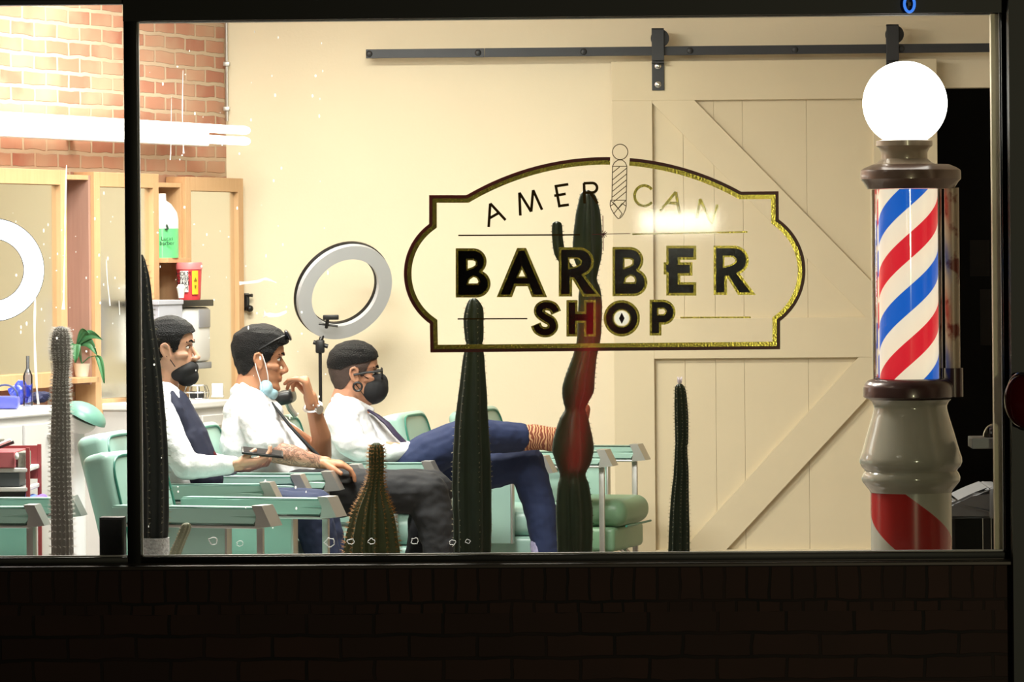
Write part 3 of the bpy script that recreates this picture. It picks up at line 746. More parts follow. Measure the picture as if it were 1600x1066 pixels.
bm = nb(); boxw(bm, T0.x + 27 / S(1.85), T0.x + hw - .01, T0.y - dp + .01, T0.y, zz(731), zz(707), .004); fin('side_tray', bm, mat('speckled_grey', (140, 142, 130), .6, var=.5, vs=90), t, True, False)
bm = nb(); boxw(bm, T0.x - hw + .01, T0.x + .07, T0.y - dp + .005, T0.y + .02, zz(761), zz(739), .004); fin('drawer', bm, mat('slate_drawer', (92, 96, 104), .5), t, True, False)
for sx in (-1, 1):
    for sy in (-1, 1):
        bm = nb(); tube(bm, [(T0.x + sx * hw, T0.y + sy * dp - .01, .026), (T0.x + sx * hw, T0.y + sy * dp + .01, .026)], .025, 16); fin('wheel', bm, blackp, t, True)
for px, col, nm in ((38, (110, 140, 215), 'blue'), (60, (130, 100, 190), 'purple')):
    c = P(px, 777, 1.87); zb = zz(796.4) + .0225
    bm = nb(); tube(bm, [(c.x, T0.y - .12, zb), (c.x, T0.y + .1, zb)], .021, 16, flat=1); 
    if px == 60: bmesh.ops.translate(bm, vec=(-.016, 0, 0), verts=bm.verts)
    reg(fin('rolled_towel', bm, mat(nm + '_towel', col, .9, bump=.5, bs=120), origin=(c.x, T0.y, zb)), nm + ' rolled towel on the bottom shelf of the tool trolley', 'towel', 'rolled towels on the trolley')
cx_ = P(3, 700, 1.9)
for k, (dx, a, col) in enumerate(((.0, 30, blackp), (.03, -35, blackp), (.015, 5, white))):
    bm = nb(); b0 = Vector((T0.x - .03 + dx, T0.y - .05 - k * .03, zz(706) + .006)); tube(bm, [b0 + Vector((-.04 * math.cos(R(a)), 0, abs(.0 if k < 2 else 0))), b0 + Vector((.05 * math.cos(R(a)), 0, .016 + .01 * k))], .006, 8)
    reg(fin('comb', bm, col, origin=b0), ['black comb lying at the back of the trolley drawer', 'black comb lying in the middle of the trolley drawer', 'white comb lying at the front of the trolley drawer'][k], 'comb', 'combs on the tool trolley')
# hair dryer on the trolley's bottom shelf
hd = Vector((P(14, 780, 1.8).x, T0.y - .1, zz(796.4) + .012))
t = thing('hair_dryer', 'black hair dryer on the bottom shelf of the tool trolley', 'hair dryer', hd)
bm = nb(); tube(bm, [hd + Vector((-.045, 0, .055)), hd + Vector((-.02, 0, .05)), hd + Vector((.02, 0, .05)), hd + Vector((.05, 0, .045))], [.03, .033, .028, .02], 16); fin('barrel', bm, blackp, t, True)
bm = nb(); tube(bm, [hd + Vector((-.02, 0, .04)), hd + Vector((-.035, 0, .008))], [.014, .008], 10); fin('handle', bm, blackp, t, True)

# ------------------------------------------------------------------ people
def interp(tab, z):
    if z <= tab[0][0]: return tab[0][1]
    for (a, va), (b, vb) in zip(tab[:-1], tab[1:]):
        if z <= b: t = (z - a) / (b - a); t = t * t * (3 - 2 * t) * .5 + t * .5; return va + (vb - va) * t
    return tab[-1][1]
HF = [(-.118, .050), (-.112, .066), (-.102, .077), (-.088, .076), (-.078, .070), (-.06, .074), (-.04, .073), (-.02, .072), (.0, .069), (.012, .070), (.028, .080), (.05, .081), (.075, .072), (.095, .053), (.108, .030), (.115, .006)]
HB = [(-.118, .005), (-.105, -.012), (-.09, -.035), (-.075, -.058), (-.05, -.078), (-.02, -.092), (.01, -.101), (.04, -.104), (.07, -.094), (.095, -.070), (.108, -.042), (.115, -.010)]
HW = [(-.118, .022), (-.108, .034), (-.09, .046), (-.06, .058), (-.03, .065), (0, .070), (.03, .075), (.06, .074), (.085, .063), (.1, .048), (.11, .030), (.115, .008)]
def head_pt(z, a, off=0):
    zz_ = max(-.118, min(.115, z)); f, b, w = interp(HF, zz_), interp(HB, zz_), interp(HW, zz_)
    ca, sa = math.cos(a), math.sin(a); xc = (f + b) / 2
    e = .82
    x = xc + math.copysign(abs(ca) ** e, ca) * (f - b) / 2; y = math.copysign(abs(sa) ** .92, sa) * w
    p = Vector((x, y, z)); 
    if off: 
        nrm = Vector((p.x + .01, p.y, p.z * 1.0 - .01)); p += nrm.normalized() * off
    return p
def head_prims(bm, M):
    tmp = nb(); rings = []; zs = [-.118 + .233 * (1 - math.cos(math.pi * k / 36)) / 2 for k in range(37)]
    for z in zs: rings.append([tmp.verts.new(head_pt(z, 2 * math.pi * j / 40)) for j in range(40)])
    for a, b in zip(rings[:-1], rings[1:]):
        for j in range(40): tmp.faces.new((a[j], a[(j + 1) % 40], b[(j + 1) % 40], b[j]))
    tmp.faces.new(rings[0][::-1]); tmp.faces.new(rings[-1])
    chain(tmp, [((.068, 0, .014), .0075), ((.083, 0, -.008), .0085), ((.095, 0, -.029), .0098)])
    chain(tmp, [((.095, 0, -.03), .0098), ((.079, 0, -.041), .008)])
    for s in (-1, 1):
        ell(tmp, (.084, s * .012, -.034), (.012, .008, .009))
        chain(tmp, [((.079, 0, .030), .008), ((.066, s * .04, .030), .007)])       # brow ridge
        chain(tmp, [((.058, s * .046, -.018), .012), ((.03, s * .058, -.018), .012)])   # cheekbone
        chain(tmp, [((.078, 0, -.058), .006), ((.068, s * .021, -.061), .0035)])        # upper lip
        chain(tmp, [((.077, 0, -.069), .0065), ((.066, s * .018, -.066), .0035)])       # lower lip
        ell(tmp, (.056, s * .031, .008), (.013, .014, .011))                          # eyelid bulge
        # ear
        pts = [(.006, s * .074, -.022), (.004, s * .077, -.004), (.004, s * .081, .016), (-.008, s * .085, .028), (-.022, s * .086, .022), (-.025, s * .084, .004), (-.016, s * .078, -.016), (-.004, s * .074, -.028)]
        chain(tmp, [(p, .0048) for p in pts]); ell(tmp, (-.008, s * .075, .002), (.016, .006, .024)); ell(tmp, (-.001, s * .074, -.028), (.008, .005, .009))
    ell(tmp, (.068, 0, -.100), (.012, .018, .012))
    bmesh.ops.transform(tmp, matrix=M, verts=tmp.verts)
    me = bpy.data.meshes.new('h'); tmp.to_mesh(me); tmp.free(); bm.from_mesh(me); bpy.data.meshes.remove(me)
def hair_shell(M, hairline, thick, zmax_only=None, nz=.0015, fr=70, th_in=.004):
    bm = nb(); n = 140; zs = [-.1 + .2148 * k / 110 for k in range(111)] + [.1149]
    rings = []
    for z in zs:
        ring = []
        for j in range(n):
            a = 2 * math.pi * j / n; p0 = head_pt(z, a); t_ = thick(p0)
            nrm = Vector((p0.x * .9 + .01, p0.y * 1.2, max(-.02, p0.z) * 1.0)); 
            p = p0 + nrm.normalized() * (t_ + nz * (.4 + .6 * noise.noise(Vector((p0.x * fr * .35, p0.y * fr, p0.z * fr * .6)))))
            ring.append((bm.verts.new(p), p0))
        rings.append(ring)
    for a, b in zip(rings[:-1], rings[1:]):
        for j in range(n):
            q_ = (a[j], a[(j + 1) % n], b[(j + 1) % n], b[j]); c = sum((v[1] for v in q_), Vector()) / 4
            if c.z > interp(hairline, c.x): bm.faces.new([v[0] for v in q_])
    bm.faces.new([v[0] for v in rings[-1]])
    bmesh.ops.delete(bm, geom=[v for v in bm.verts if not v.link_faces], context='VERTS')
    bmesh.ops.recalc_face_normals(bm, faces=bm.faces)
    bmesh.ops.solidify(bm, geom=list(bm.faces), thickness=th_in)
    bmesh.ops.transform(bm, matrix=M, verts=bm.verts)
    return bm
def rot_to(d, n):
    d = d.normalized(); n = (n - d * n.dot(d)).normalized(); return d, n, d.cross(n)
def hand(bm, wrist, d, n, curl, side=1, thumb=(.75, .6, .3), spread=.0, k=1.0):
    """d: fingers, n: out of the palm, side: +-1 thumb side; curl: four triples of degrees"""
    d, n, t = rot_to(Vector(d), Vector(n)); t = t * side; w = Vector(wrist)
    caps(bm, w, .024 * k, w + d * .03 * k, .024 * k)
    for o_ in (-.028, -.01, .01, .028): caps(bm, w + d * .015 * k + t * o_ * .6 * k, .0155 * k, w + d * .088 * k + t * o_ * k, .0125 * k)
    L = (.062, .078, .083, .076)
    for i, o_ in enumerate((-.031, -.0105, .0105, .031)):
        p = w + d * .092 * k + t * o_ * k; ang = 0; dd = (d + t * spread * o_ * 10).normalized()
        for j, fr_ in enumerate((.45, .32, .23)):
            ang += curl[i][j]; v = dd * math.cos(R(ang)) + n * math.sin(R(ang)); q_ = p + v * L[i] * fr_ * k
            caps(bm, p, (.0092 - .0009 * j) * k, q_, (.0086 - .0009 * j) * k, 10); p = q_
    p = w + d * .025 * k + t * .026 * k; v = (d * thumb[0] + t * thumb[1] + n * thumb[2]).normalized()
    q_ = p + v * .045 * k; caps(bm, p, .014 * k, q_, .0115 * k); v2 = (v + d * .5 + n * .25).normalized(); caps(bm, q_, .011 * k, q_ + v2 * .032 * k, .0085 * k)
def wrinkle(me, amp, f, seed=0):
    nn = [v.normal.copy() for v in me.vertices]
    for v, nv in zip(me.vertices, nn):
        p = v.co; s = noise.noise(Vector((p.x * f + seed, p.y * f * .6, p.z * f * 1.5))) + .5 * noise.noise(Vector((p.x * f * 2.4, p.y * f * 2, p.z * f * 3 + seed)))
        v.co = p + nv * s * amp

def eyes(parent, M, both=True):
    ew = mat('eye_white', (225, 220, 215), .2, var=0); ed = mat('eye_dark', (30, 20, 16), .15, var=0)
    for s in (-1, 1):
        bm = nb(); ell(bm, (.0598, s * .0315, .008), (.0125, .012, .0075)); bmesh.ops.transform(bm, matrix=M, verts=bm.verts); e = fin('eye', bm, ew, parent, True)
        bm = nb(); ell(bm, (.0685, s * .0335, .008), (.0045, .005, .005)); bmesh.ops.transform(bm, matrix=M, verts=bm.verts); fin('iris', bm, ed, e, True)
        bm = nb(); chain(bm, [((.083, s * .012, .026), .003), ((.080, s * .03, .033), .0034), ((.064, s * .046, .028), .0025)], 8); bmesh.ops.transform(bm, matrix=M, verts=bm.verts); fin('eyebrow', bm, hairm, parent, True)
        bm = nb(); chain(bm, [((.074, s * .022, .0155), .0014), ((.072, s * .034, .0165), .0016), ((.062, s * .044, .012), .0014)], 6); bmesh.ops.transform(bm, matrix=M, verts=bm.verts); fin('eyelashes', bm, hairm, parent, True)

STD = [(-.11, -.075), (-.085, -.072), (-.06, -.062), (-.045, -.05), (-.034, -.034), (-.024, -.02), (-.015, .03), (.005, .026), (.018, -.008), (.032, .004), (.042, .034), (.055, .05), (.09, .062)]
UPPER = [(-.11, .022), (-.06, .018), (-.02, .036), (.03, .045), (.06, .055), (.09, .066)]

def Q(Y):   # pixel -> point at this person's depth plus dy
    return lambda px, py, dy=0.0: P(px, py, Y + dy)

# ---------- man in the vest (left)
Y = PY[0]; q = Q(Y)
p1 = thing('person', 'man in white shirt and navy vest, black mask on chin, holding a phone', 'person', (q(285, 780).x, Y, 0))
Mh = Matrix.Translation(q(268, 548)) @ Matrix.Rotation(R(-3), 4, 'Z') @ Matrix.Rotation(R(-3), 4, 'Y')
bm = nb(); head_prims(bm, Mh)
chain(bm, [(Mh @ Vector((-.02, 0, -.06)), .056), (q(250, 618), .06)])
caps(bm, q(250, 640), .09, q(283, 740), .10)
sh = (q(250, 650, -.17), q(250, 650, .17)); el = (q(290, 729, -.235), q(295, 725, .22)); wr = (q(361, 728, -.20), q(366, 728, .06))
for s, e, w_ in zip(sh, el, wr): chain(bm, [(s, .045), (e, .036), (w_, .026)])
hand(bm, wr[0] + Vector((.0, 0, .002)), (1, .12, .10), (0, .25, 1), [(15, 35, 30)] * 4, 1, (.8, -.0, .5))
hand(bm, wr[1], (1, -.6, -.05), (0, -.2, 1), [(20, 45, 40), (20, 45, 40), (15, 40, 40), (10, 40, 35)], -1)
hipn, hipf = q(290, 795, -.09), q(290, 795, .09)
kn, kf = q(484, 803, -.10), q(494, 797, .10)
an, af = q(512, 905, -.10), q(505, 900, .10); an.z = af.z = .28; an.x = q(527, 900).x; af.x = q(534, 900).x
for a, b, c in ((hipn, kn, an), (hipf, kf, af)): chain(bm, [(a, .06), (b, .045), (c, .035)]); 
body = fin('body', baked(bm, .0036, 3), skin1, p1, True); eyes(p1, Mh)
# shoes for every seated person
def shoe(parent, ankle, yaw, m_, nm='shoe'):
    a = Vector(ankle); d = Vector((math.cos(yaw), math.sin(yaw), 0)); bm = nb()
    chain(bm, [(a + Vector((0, 0, -.02)), .043), (a - d * .03 + Vector((0, 0, -.075)), .036), (a + d * .07 + Vector((0, 0, -.075)), .036), (a + d * .15 + Vector((0, 0, -.088)), .026)])
    return fin(nm, baked(bm, .005, 3), m_, parent, True)
brownshoe = mat('brown_leather', (128, 70, 48), .45, var=.15)
shoe(p1, an, 0, blackp); shoe(p1, af, 0, blackp)
def trousers(parent, parts, m_, seed=0, amp=.005):
    bm = nb()
    for c in parts: chain(bm, c)
    me = baked(bm, .006, 5); wrinkle(me, amp, 14, seed); return fin('trousers', me, m_, parent, True)
pel = (q(288, 790, 0), .115)
trousers(p1, [[pel, (hipn, .098), (kn, .078), (q(500, 850, -.1), .068), (an + Vector((0, 0, .03)), .062)], [pel, (hipf, .098), (kf, .078), (af + Vector((0, 0, .03)), .062)]], jeansd, 1)
def shirtblob(parent, parts, seed=0, m_=shirt, amp=.004, name='shirt', vox=.0055, sm=4, f=16):
    bm = nb()
    for c in parts: chain(bm, c)
    me = baked(bm, vox, sm); wrinkle(me, amp, f, seed); return fin(name, me, m_, parent, True)
shirtblob(p1, [[(q(252, 632, -.07), .085), (q(262, 690, -.06), .105), (q(288, 765, -.05), .10)], [(q(252, 632, .07), .085), (q(262, 690, .06), .105), (q(288, 765, .05), .10)],
               [(q(251, 610), .062), (q(252, 640), .08)], [(sh[0], .062), (q(272, 695, -.215), .056), (el[0] + Vector((0, 0, .0)), .050), (wr[0] - Vector((.012, 0, 0)), .034)], [(sh[1], .064), (el[1], .052), (wr[1] - Vector((.01, 0, 0)), .036)]], 2)
bm = nb(); chain(bm, [(q(262, 606, -.055), .016), (q(280, 617, -.035), .016), (q(287, 624, 0), .012)]); chain(bm, [(q(262, 606, .055), .016), (q(280, 617, .035), .016), (q(287, 624, 0), .012)])
fin('collar', baked(bm, .004, 2), shirt, p1, True)
shirtblob(p1, [[(q(266, 640, -.055), .080), (q(284, 690, -.055), .102), (q(309, 748, -.05), .096)], [(q(266, 640, .055), .080), (q(280, 690, .055), .102), (q(305, 748, .05), .096)], [(q(262, 612, -.10), .022), (q(276, 640, -.13), .026), (q(285, 670, -.12), .03)]], 5, navy, .002, 'vest')
bm = nb(); tube(bm, [q(287, 616, -.02), q(295, 628, -.045), q(299, 645, -.05), q(308, 672, -.05), q(325, 697, -.07), q(342, 719, -.06)], [.010, .016, .016, .022, .022, .010], 10, flat=.45, ref=(0, 1, 0)); fin('tie', bm, maroon, p1, True)
FULLTH = lambda p: .007 + .013 * max(0, min(1, (p.z - .02) / .07))
fin('hair', hair_shell(Mh, STD, lambda p: .003 + (.011 if p.z > .05 else .011 * max(0, p.z) / .05)), hairm, p1, True)
bm = nb(); ell(bm, (.036, 0, -.078), (.062, .062, .036), Matrix.Rotation(R(-18), 4, 'Y')); ell(bm, (.052, 0, -.098), (.043, .045, .036)); bmesh.ops.transform(bm, matrix=Mh, verts=bm.verts)
mk = fin('face_mask', baked(bm, .004, 4), blackc, p1, True)
bm = nb()
for s in (-1, 1): tube(bm, [Mh @ Vector(v) for v in ((.02, s * .064, -.058), (.004, s * .072, -.03), (-.006, s * .078, -.02), (-.026, s * .080, .0), (-.018, s * .08, .024), (.002, s * .078, .02))], .0018, 6)
fin('ear_loop', bm, blackc, mk, True)
ph = thing('smartphone', 'dark smartphone held out by the man in the navy vest', 'phone', q(388, 727, -.17))
Mp = Matrix.Translation(wr[0] + Vector((.112, .012, .046))) @ Matrix.Rotation(R(8), 4, 'Z') @ Matrix.Rotation(R(7), 4, 'Y') @ Matrix.Rotation(R(14), 4, 'X')
bm = nb(); box(bm, (0, 0, 0), (.15, .074, .009), .003, Mp); b = fin('phone_case', bm, blackp, ph, True)
bm = nb(); box(bm, (0, 0, .0052), (.138, .066, .001), 0, Mp); fin('screen', bm, mat('phone_screen_glass', (40, 42, 48), .12, var=0), b, True, False)

# ---------- man touching his chin (middle)
Y = PY[1]; q = Q(Y)
p2 = thing('person', 'man in white short sleeved shirt with blue mask on chin, hand at mouth', 'person', (q(420, 780).x, Y, 0))
Mh = Matrix.Translation(q(408, 563)) @ Matrix.Rotation(R(4), 4, 'Z') @ Matrix.Rotation(R(5), 4, 'Y') @ Matrix.Scale(1.03, 4)
bm = nb(); head_prims(bm, Mh)
chain(bm, [(Mh @ Vector((-.022, 0, -.06)), .060), (q(388, 625), .066)])
caps(bm, q(392, 650), .10, q(412, 745), .11)
sh = (q(398, 652, -.18), q(410, 655, .18)); el = (q(428, 706, -.245), q(503, 712, .20)); wr = (q(497, 722, -.215), q(488, 633, .06))
chain(bm, [(sh[0], .048), (el[0], .042), (q(455, 712, -.235), .041), (wr[0], .026)]); chain(bm, [(sh[1], .048), (el[1], .038), (q(502, 682, .14), .038), (wr[1], .026)])
hand(bm, wr[0], (1, .15, -.12), (0, .1, -1), [(25, 30, 20)] * 4, -1)
hand(bm, wr[1], (-.24, -.2, .95), (-.95, 0, -.24), [(52, 24, 16), (60, 34, 22), (72, 44, 30), (84, 52, 34)], -1, (.8, .25, .55), k=1.1)
hipn, hipf = q(462, 775, -.10), q(462, 772, .10); kn, kf = q(668, 770, -.11), q(676, 766, .10)
an = Vector((q(700, 860, -.11).x, Y - .11, .28)); af = Vector((q(655, 860, .1).x, Y + .10, .28))
for a, b, c in ((hipn, kn, an), (hipf, kf, af)): chain(bm, [(a, .06), (b, .045), (c, .035)])
me = baked(bm, .0036, 3)
# tattooed forearm: material
tm = bpy.data.materials.new('tattooed_skin'); tm.use_nodes = True; n = tm.node_tree.nodes; l = tm.node_tree.links; b = n['Principled BSDF']; b.inputs['Roughness'].default_value = .5
tc = n.new('ShaderNodeTexCoord'); vo = n.new('ShaderNodeTexNoise'); vo.inputs['Scale'].default_value = 26; vo.inputs['Detail'].default_value = 2; vo.inputs['Distortion'].default_value = 1.6
l.new(tc.outputs['Object'], vo.inputs['Vector']); cr = n.new('ShaderNodeValToRGB'); e = cr.color_ramp.elements
e[0].position = .40; e[0].color = lin((186, 140, 118)); e[1].position = .46; e[1].color = lin((96, 74, 66)); x_ = cr.color_ramp.elements.new(.52); x_.color = lin((176, 128, 104)); x_ = cr.color_ramp.elements.new(.60); x_.color = lin((110, 86, 74)); x_ = cr.color_ramp.elements.new(.68); x_.color = lin((180, 134, 112))
l.new(vo.outputs['Fac'], cr.inputs[0]); l.new(cr.outputs[0], b.inputs['Base Color'])
body = fin('body', me, [skin2, tm], p2, False)
for f_ in body.data.polygons:
    c = f_.center
    if c.y < Y - .165 and c.x > q(405, 700).x and c.x < wr[0].x + .01 and c.z < q(400, 690, -.2).z + .03: f_.material_index = 1
body.data.transform(RM[p2.name].inverted())
eyes(p2, Mh)
shoe(p2, an, 0, blackp); shoe(p2, af, 0, blackp)
pel = (q(450, 772), .118)
trousers(p2, [[pel, (hipn, .10), (q(560, 768, -.10), .092), (kn, .080), (q(690, 850, -.11), .076), (an + Vector((0, 0, .03)), .07)], [pel, (hipf, .10), (kf, .080), (af + Vector((0, 0, .03)), .07)]], blackj, 3, .007)
shirtblob(p2, [[(q(386, 645, -.075), .092), (q(392, 700, -.07), .122), (q(425, 758, -.05), .112)], [(q(390, 645, .075), .092), (q(396, 700, .07), .122), (q(430, 758, .05), .112)],
               [(q(386, 618), .068), (q(388, 650), .09)], [(q(398, 632, 0), .068), (q(416, 650, 0), .07)], [(q(400, 665, 0), .09), (q(440, 720, 0), .11), (q(470, 752), .075)],
               [(sh[0], .066), (q(410, 678, -.215), .068), (q(417, 692, -.23), .066)], [(sh[1], .066), (q(440, 680, .2), .064), (q(455, 690, .2), .062)]], 7, amp=.005)
bm = nb(); chain(bm, [(q(380, 604, -.05), .017), (q(405, 618, -.058), .018), (q(426, 632, -.02), .013)]); chain(bm, [(q(380, 604, .05), .017), (q(405, 620, .055), .018), (q(428, 632, .01), .013)])
fin('collar', baked(bm, .004, 2), shirt, p2, True)
bm = nb(); tube(bm, [q(424, 628, -.03), q(437, 645, -.06), q(455, 668, -.10), q(478, 693, -.115), q(497, 713, -.112), q(512, 728, -.10)], [.008, .011, .012, .014, .017, .010], 10, flat=.5, ref=(0, 1, 0)); ti = fin('tie', bm, blackc, p2, True)
fin('hair', hair_shell(Mh, STD, lambda p: .003 + .016 * max(0, min(1, (p.z + .0) / .08)) + .006 * max(0, min(1, (p.x - .02) / .05)) * (p.z > .06), nz=.006, fr=60), hairm, p2, True)
bm = nb(); ell(bm, (.040, -.0, -.120), (.034, .052, .030), Matrix.Rotation(R(-20), 4, 'Y')); ell(bm, (.026, -.036, -.098), (.026, .032, .034), Matrix.Rotation(R(-10), 4, 'Y')); bmesh.ops.transform(bm, matrix=Mh, verts=bm.verts)
mk = fin('face_mask', baked(bm, .004, 3), bluemask, p2, True)
bm = nb()
for s in (-1, 1): 
    tube(bm, [Mh @ Vector(v) for v in ((.036, s * .060, -.088), (.030, s * .072, -.05), (.018, s * .079, -.01), (.002, s * .083, .026))], .002, 6)
    tube(bm, [Mh @ Vector(v) for v in ((.012, s * .064, -.105), (.002, s * .072, -.07), (-.014, s * .079, -.03), (-.024, s * .085, .01))], .002, 6)
fin('ear_loop', bm, white, mk, True)
sg = thing('sunglasses', 'black sunglasses pushed up on the hair of the man touching his chin', 'sunglasses', Mh @ Vector((.08, 0, .1)))
for s in (-1, 1):
    bm = nb(); ell(bm, (.092, s * .034, .100), (.009, .029, .023), Matrix.Rotation(R(-35), 4, 'Y')); bmesh.ops.transform(bm, matrix=Mh, verts=bm.verts); fin('lens', bm, mat('dark_lens', (20, 22, 30), .08, coat=.5), sg, True)
    bm = nb(); tube(bm, [Mh @ Vector(v) for v in ((.08, s * .062, .098), (.04, s * .084, .075), (-.01, s * .089, .04))], .003, 8); fin('temple', bm, blackp, sg, True)
bm = nb(); tube(bm, [Mh @ Vector((.086, -.01, .102)), Mh @ Vector((.088, 0, .104)), Mh @ Vector((.086, .01, .102))], .003, 8); fin('bridge', bm, blackp, sg, True)
wt = thing('wristwatch', 'silver wristwatch on the raised arm of the man touching his chin', 'watch', wr[1])
dW = (q(502, 682, .14) - wr[1]).normalized(); wc = wr[1] + dW * .008; ax, ay, _ = frame_for(dW)
bm = nb(); tube(bm, [wc + ax * math.cos(a) * .0315 + ay * math.sin(a) * .0315 for a in [k / 28 * 2 * math.pi for k in range(28)]], .0085, 8, closed=True, flat=.35, ref=None); fin('strap', bm, steel, wt, True)
bm = nb(); dn = Vector((.55, -.8, .1)); dn = (dn - dW * dn.dot(dW)).normalized(); tube(bm, [wc + dn * .031, wc + dn * .042], .018, 24); fin('watch_case', bm, chrome, wt, True)

# ---------- man with glasses and black mask (right)
Y = PY[2]; q = Q(Y)
p3 = thing('person', 'man in white shirt with glasses and black mask, legs crossed', 'person', (q(600, 760).x, Y, 0))
Mh = Matrix.Translation(q(556, 585)) @ Matrix.Rotation(R(6), 4, 'Z') @ Matrix.Rotation(R(1), 4, 'Y') @ Matrix.Scale(1.06, 4)
bm = nb(); head_prims(bm, Mh)
chain(bm, [(Mh @ Vector((-.022, 0, -.06)), .061), (q(538, 640), .068)])
caps(bm, q(545, 660), .10, q(590, 735), .11)
sh = (q(535, 662, -.18), q(548, 662, .18)); el = (q(562, 701, -.215), q(575, 696, .215)); wr = (q(645, 704, -.13), q(648, 704, .10))
for s, e_, w_ in zip(sh, el, wr): chain(bm, [(s, .046), (e_, .038), (w_, .026)])
hand(bm, wr[0], (1, .5, .25), (0, .5, -1), [(20, 30, 20)] * 4, -1, (.8, .3, .2)); hand(bm, wr[1], (1, -.5, .15), (0, -.5, -1), [(20, 30, 20)] * 4, 1, (.8, .3, .2))
hn, hf = q(618, 750, -.09), q(618, 750, .09)
k1 = q(728, 682, -.19); a1 = q(842, 683, -.03)
k2 = q(822, 722, .07); k2b = k2; a2 = Vector((q(856, 860, .07).x, Y + .07, .28))
for a, b, c in ((hn, k1, a1), (hf, k2, a2)): chain(bm, [(a, .06), (b, .045), (c, .034)])
body = fin('body', baked(bm, .0036, 3), skin3, p3, True); eyes(p3, Mh)
pel = (q(610, 750), .115)
trousers(p3, [[pel, (hn, .10), (q(675, 708, -.13), .088), (k1, .073), (q(790, 683, -.09), .062), (q(812, 684, -.06), .058)], [pel, (hf, .10), (q(750, 735, .07), .088), (k2, .072), (q(845, 800, .07), .066), (q(852, 845, .07), .060), (a2 + Vector((0, 0, .1)), .058)]], jeans, 9, .005)
# boots: the raised one lies level, seen along its patterned shaft
bootp = bpy.data.materials.new('tooled_brown_leather'); bootp.use_nodes = True; n = bootp.node_tree.nodes; l = bootp.node_tree.links; b = n['Principled BSDF']; b.inputs['Roughness'].default_value = .4
tc = n.new('ShaderNodeTexCoord'); wv = n.new('ShaderNodeTexWave'); wv.inputs['Scale'].default_value = 28; wv.inputs['Distortion'].default_value = 9; wv.inputs['Detail'].default_value = 1
l.new(tc.outputs['Object'], wv.inputs['Vector']); cr = n.new('ShaderNodeValToRGB'); cr.color_ramp.elements[0].color = lin((126, 66, 50)); cr.color_ramp.elements[0].position = .55; cr.color_ramp.elements[1].color = lin((205, 160, 120)); cr.color_ramp.elements[1].position = .8
l.new(wv.outputs['Fac'], cr.inputs[0]); l.new(cr.outputs[0], b.inputs['Base Color'])
bm = nb(); chain(bm, [(q(806, 685, -.06), .054), (q(835, 683, -.04), .052), (q(860, 686, -.03), .048)]); chain(bm, [(q(860, 688, -.03), .046), (q(885, 680, -.02), .042)]); sh_ = fin('boot_shaft', baked(bm, .005, 3), bootp, p3, True)
bm = nb(); chain(bm, [(q(885, 690, -.02), .042), (q(900, 690, -.01), .040), (q(905, 660, .0), .036), (q(912, 640, .0), .028)]); fin('boot_foot', baked(bm, .005, 3), brownshoe, p3, True)
shoe(p3, a2, 0, brownshoe, 'boot')
bm = nb(); chain(bm, [(q(848, 852, .07), .052), (q(852, 880, .07), .050)]); fin('sock', baked(bm, .005, 2), mat('purple_patterned_sock', (170, 165, 200), .8, var=.6, vs=50), p3, True)
shirtblob(p3, [[(q(540, 655, -.075), .092), (q(552, 700, -.07), .112), (q(590, 745, -.05), .108)], [(q(545, 655, .075), .092), (q(556, 700, .07), .112), (q(595, 745, .05), .108)],
               [(q(540, 634), .068), (q(541, 660), .09)], [(q(560, 668), .085), (q(590, 705), .10), (q(618, 738), .085)],
               [(sh[0], .068), (q(547, 690, -.215), .062), (el[0], .055), (q(605, 708, -.17), .045), (wr[0] - Vector((.008, 0, 0)), .037)], [(sh[1], .066), (el[1], .052), (wr[1] - Vector((.01, 0, 0)), .036)]], 11, amp=.005)
bm = nb(); chain(bm, [(q(528, 621, -.05), .018), (q(556, 630, -.055), .018), (q(580, 641, -.02), .013)]); chain(bm, [(q(530, 621, .05), .018), (q(558, 630, .055), .018), (q(580, 641, .01), .013)])
fin('collar', baked(bm, .004, 2), shirt, p3, True)
bm = nb(); tube(bm, [q(577, 642, -.05), q(590, 650, -.085), q(605, 662, -.10), q(618, 678, -.11), q(632, 692, -.105), q(642, 700, -.10)], [.013, .018, .024, .024, .022, .014], 10, flat=.4, ref=(0, 1, 0)); fin('tie', bm, mat('dark_plum_tie', (52, 44, 70), .6, var=.2, vs=60), p3, True)
fin('cropped_sides', hair_shell(Mh, STD, lambda p: .0022, nz=.0003, th_in=.003), fade, p3, True)
fin('hair', hair_shell(Mh, UPPER, lambda p: .004 + .010 * max(0, min(1, (p.z - .03) / .06)), nz=.0022, fr=110), hairm, p3, True)
bm = nb(); ell(bm, (.058, 0, -.052), (.066, .064, .062), Matrix.Rotation(R(10), 4, 'Y')); ell(bm, (.093, 0, -.035), (.03, .03, .04)); bmesh.ops.transform(bm, matrix=Mh, verts=bm.verts)
mk = fin('face_mask', baked(bm, .004, 4), blackc, p3, True)
bm = nb()
for s in (-1, 1):
    tube(bm, [Mh @ Vector(v) for v in ((.045, s * .064, -.015), (.02, s * .074, .0), (.0, s * .082, .022), (-.02, s * .088, .018))], .0018, 6); tube(bm, [Mh @ Vector(v) for v in ((.03, s * .066, -.08), (.005, s * .072, -.045), (-.006, s * .076, -.032))], .0018, 6)
fin('ear_loop', bm, blackc, mk, True)
gl = thing('eyeglasses', 'black framed eyeglasses worn above the black mask', 'glasses', Mh @ Vector((.09, 0, .01)))
bm = nb()
for s in (-1, 1):
    tube(bm, [Mh @ Vector((.097, s * (.032 + .024 * math.cos(a)), .006 + .018 * math.sin(a))) for a in [k / 20 * 2 * math.pi for k in range(20)]], .0028, 6, closed=True)
tube(bm, [Mh @ Vector((.098, -.008, .012)), Mh @ Vector((.098, .008, .012))], .0025, 6); fin('rim', bm, blackp, gl, True)
